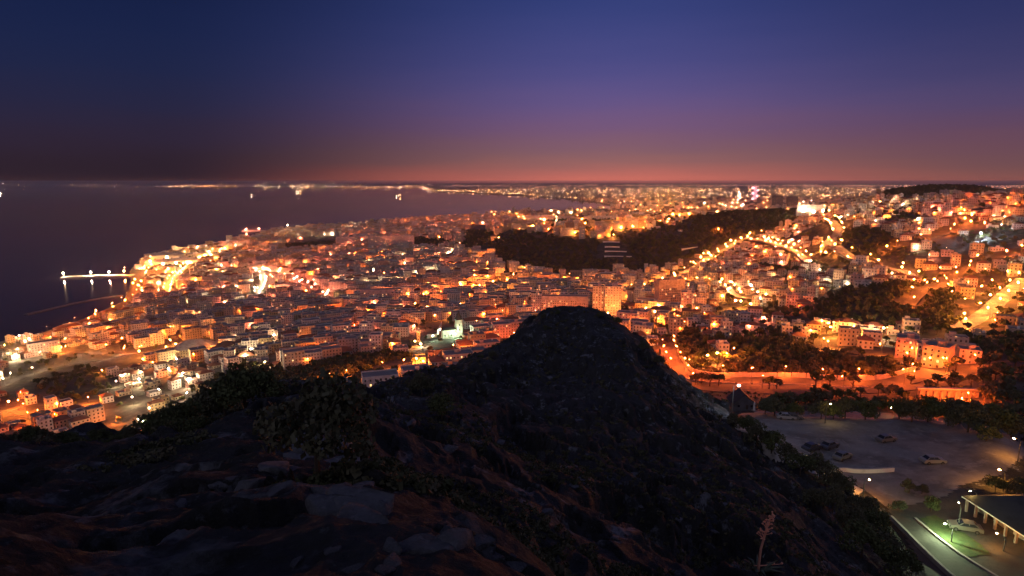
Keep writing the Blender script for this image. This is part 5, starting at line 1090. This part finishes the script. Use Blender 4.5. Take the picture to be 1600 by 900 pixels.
# ------------------------------------------------------------------ world, camera, render settings
def make_world():
    w = bpy.data.worlds.new('World'); scene.world = w; w.use_nodes = True; nt = w.node_tree; nt.nodes.clear(); N = nt.nodes.new; L = nt.links.new
    out = N('ShaderNodeOutputWorld'); bg = N('ShaderNodeBackground'); L(bg.outputs[0], out.inputs[0])
    tc = N('ShaderNodeTexCoord'); sp = N('ShaderNodeSeparateXYZ'); L(tc.outputs['Generated'], sp.inputs[0])
    def m(op, a, b=None, c=None):
        q = N('ShaderNodeMath'); q.operation = op
        for i, v in enumerate((a, b, c)):
            if v is None: continue
            if isinstance(v, (int, float)): q.inputs[i].default_value = v
            else: L(v, q.inputs[i])
        return q.outputs[0]
    hor = m('SQRT', m('ADD', m('MULTIPLY', sp.outputs[0], sp.outputs[0]), m('MULTIPLY', sp.outputs[1], sp.outputs[1])))
    sa = m('DIVIDE', sp.outputs[0], m('MAXIMUM', hor, .001))      # sine of the bearing
    # a little unevenness of the dusk haze
    mp = N('ShaderNodeMapping'); mp.inputs['Scale'].default_value = (3, 3, 26); L(tc.outputs['Generated'], mp.inputs[0])
    nz = N('ShaderNodeTexNoise'); nz.inputs['Scale'].default_value = 1.6; nz.inputs['Detail'].default_value = 5; L(mp.outputs[0], nz.inputs['Vector'])
    el = m('ADD', sp.outputs[2], m('MULTIPLY', m('SUBTRACT', nz.outputs['Fac'], .5), .022))
    fac = m('DIVIDE', el, .30)
    def lin(c): return [((v / 255) / 12.92 if v / 255 <= .04045 else ((v / 255 + .055) / 1.055) ** 2.4) for v in c]
    def ramp(stops):
        r = N('ShaderNodeValToRGB'); r.color_ramp.interpolation = 'B_SPLINE'; e = r.color_ramp.elements
        while len(e) < len(stops): e.new(.5)
        for q, (p, c) in zip(e, stops): q.position = p; q.color = (*lin(c), 1)
        L(fac, r.inputs[0]); return r.outputs[0]
    LEFT = ramp([(0, (44, 32, 42)), (.10, (46, 34, 46)), (.20, (47, 37, 56)), (.32, (40, 38, 64)), (.5, (30, 38, 72)), (.75, (23, 34, 72)), (1, (18, 27, 60))])
    MID = ramp([(0, (206, 112, 98)), (.05, (182, 104, 96)), (.10, (146, 100, 98)), (.18, (130, 93, 106)), (.28, (119, 87, 121)), (.41, (100, 85, 136)), (.59, (75, 76, 134)), (.88, (48, 62, 120)), (1, (40, 54, 110))])
    RIGHT = ramp([(0, (136, 82, 78)), (.06, (114, 79, 80)), (.155, (107, 73, 87)), (.25, (93, 69, 97)), (.35, (81, 69, 108)), (.47, (64, 62, 105)), (.72, (42, 50, 98)), (1, (32, 40, 84))])
    def mr(v, a, b):
        q = N('ShaderNodeMapRange'); q.interpolation_type = 'SMOOTHSTEP'; q.inputs['From Min'].default_value = a; q.inputs['From Max'].default_value = b; L(v, q.inputs['Value']); return q.outputs[0]
    a1 = N('ShaderNodeMix'); a1.data_type = 'RGBA'; L(mr(sa, -.50, .16), a1.inputs['Factor']); L(LEFT, a1.inputs['A']); L(MID, a1.inputs['B'])
    a2 = N('ShaderNodeMix'); a2.data_type = 'RGBA'; L(mr(sa, .16, .66), a2.inputs['Factor']); L(a1.outputs['Result'], a2.inputs['A']); L(RIGHT, a2.inputs['B'])
    # unseen sky behind the camera, brightened as an added fill for the facing slopes
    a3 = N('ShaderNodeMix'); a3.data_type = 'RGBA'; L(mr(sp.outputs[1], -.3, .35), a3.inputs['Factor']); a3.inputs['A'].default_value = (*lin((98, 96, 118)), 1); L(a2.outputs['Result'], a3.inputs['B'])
    sky = N('ShaderNodeTexSky'); sky.sky_type = 'NISHITA'; sky.sun_disc = False; sky.sun_elevation = R(-4.0); sky.sun_rotation = R(-62); sky.altitude = 230
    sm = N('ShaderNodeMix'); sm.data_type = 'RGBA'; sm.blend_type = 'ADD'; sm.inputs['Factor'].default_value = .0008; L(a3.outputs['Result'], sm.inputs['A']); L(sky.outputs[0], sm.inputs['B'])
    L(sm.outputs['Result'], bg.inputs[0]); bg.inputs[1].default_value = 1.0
make_world()
hm = bpy.data.materials.new('haze_air'); hm.use_nodes = True; nt = hm.node_tree; nt.nodes.clear(); ho = nt.nodes.new('ShaderNodeOutputMaterial'); pv = nt.nodes.new('ShaderNodeVolumePrincipled')
pv.inputs['Color'].default_value = (.86, .82, .84, 1); pv.inputs['Density'].default_value = HAZE; pv.inputs['Anisotropy'].default_value = .2; nt.links.new(pv.outputs[0], ho.inputs['Volume'])
mb = MB(); mb.box(-42000, 30000, -2500, 31000, -420, 8, hm); tag(mb.build('haze'), 'thin dusk haze over the town and bay', 'haze', kind='stuff')
c_ = scene.cycles; c_.volume_step_rate = 1; c_.volume_bounces = 0
sd = bpy.data.lights.new('sun', 'SUN'); sd.energy = .17; sd.angle = R(12); sd.color = (.84, .74, .86)
so = bpy.data.objects.new('sun', sd); COL.objects.link(so); so.rotation_euler = (R(62), 0, R(-40))
cd = bpy.data.cameras.new('camera'); cd.sensor_width = 36; cd.lens = 36 * FPX / 1600; cd.clip_start = .2; cd.clip_end = 150000
co = bpy.data.objects.new('camera', cd); COL.objects.link(co); co.location = (0, 0, 0); co.rotation_euler = (R(90) - CAM_PITCH, 0, 0); scene.camera = co
scene.view_settings.view_transform = 'Standard'; scene.view_settings.look = 'None'; scene.view_settings.exposure = 0; scene.view_settings.gamma = 1
scene.render.engine = 'CYCLES'; c = scene.cycles
c.use_light_tree = True; c.max_bounces = 4; c.diffuse_bounces = 2; c.glossy_bounces = 2; c.transmission_bounces = 2; c.sample_clamp_indirect = 10; c.use_denoising = True; c.denoiser = 'OPENIMAGEDENOISE'
c.caustics_reflective = False; c.caustics_refractive = False
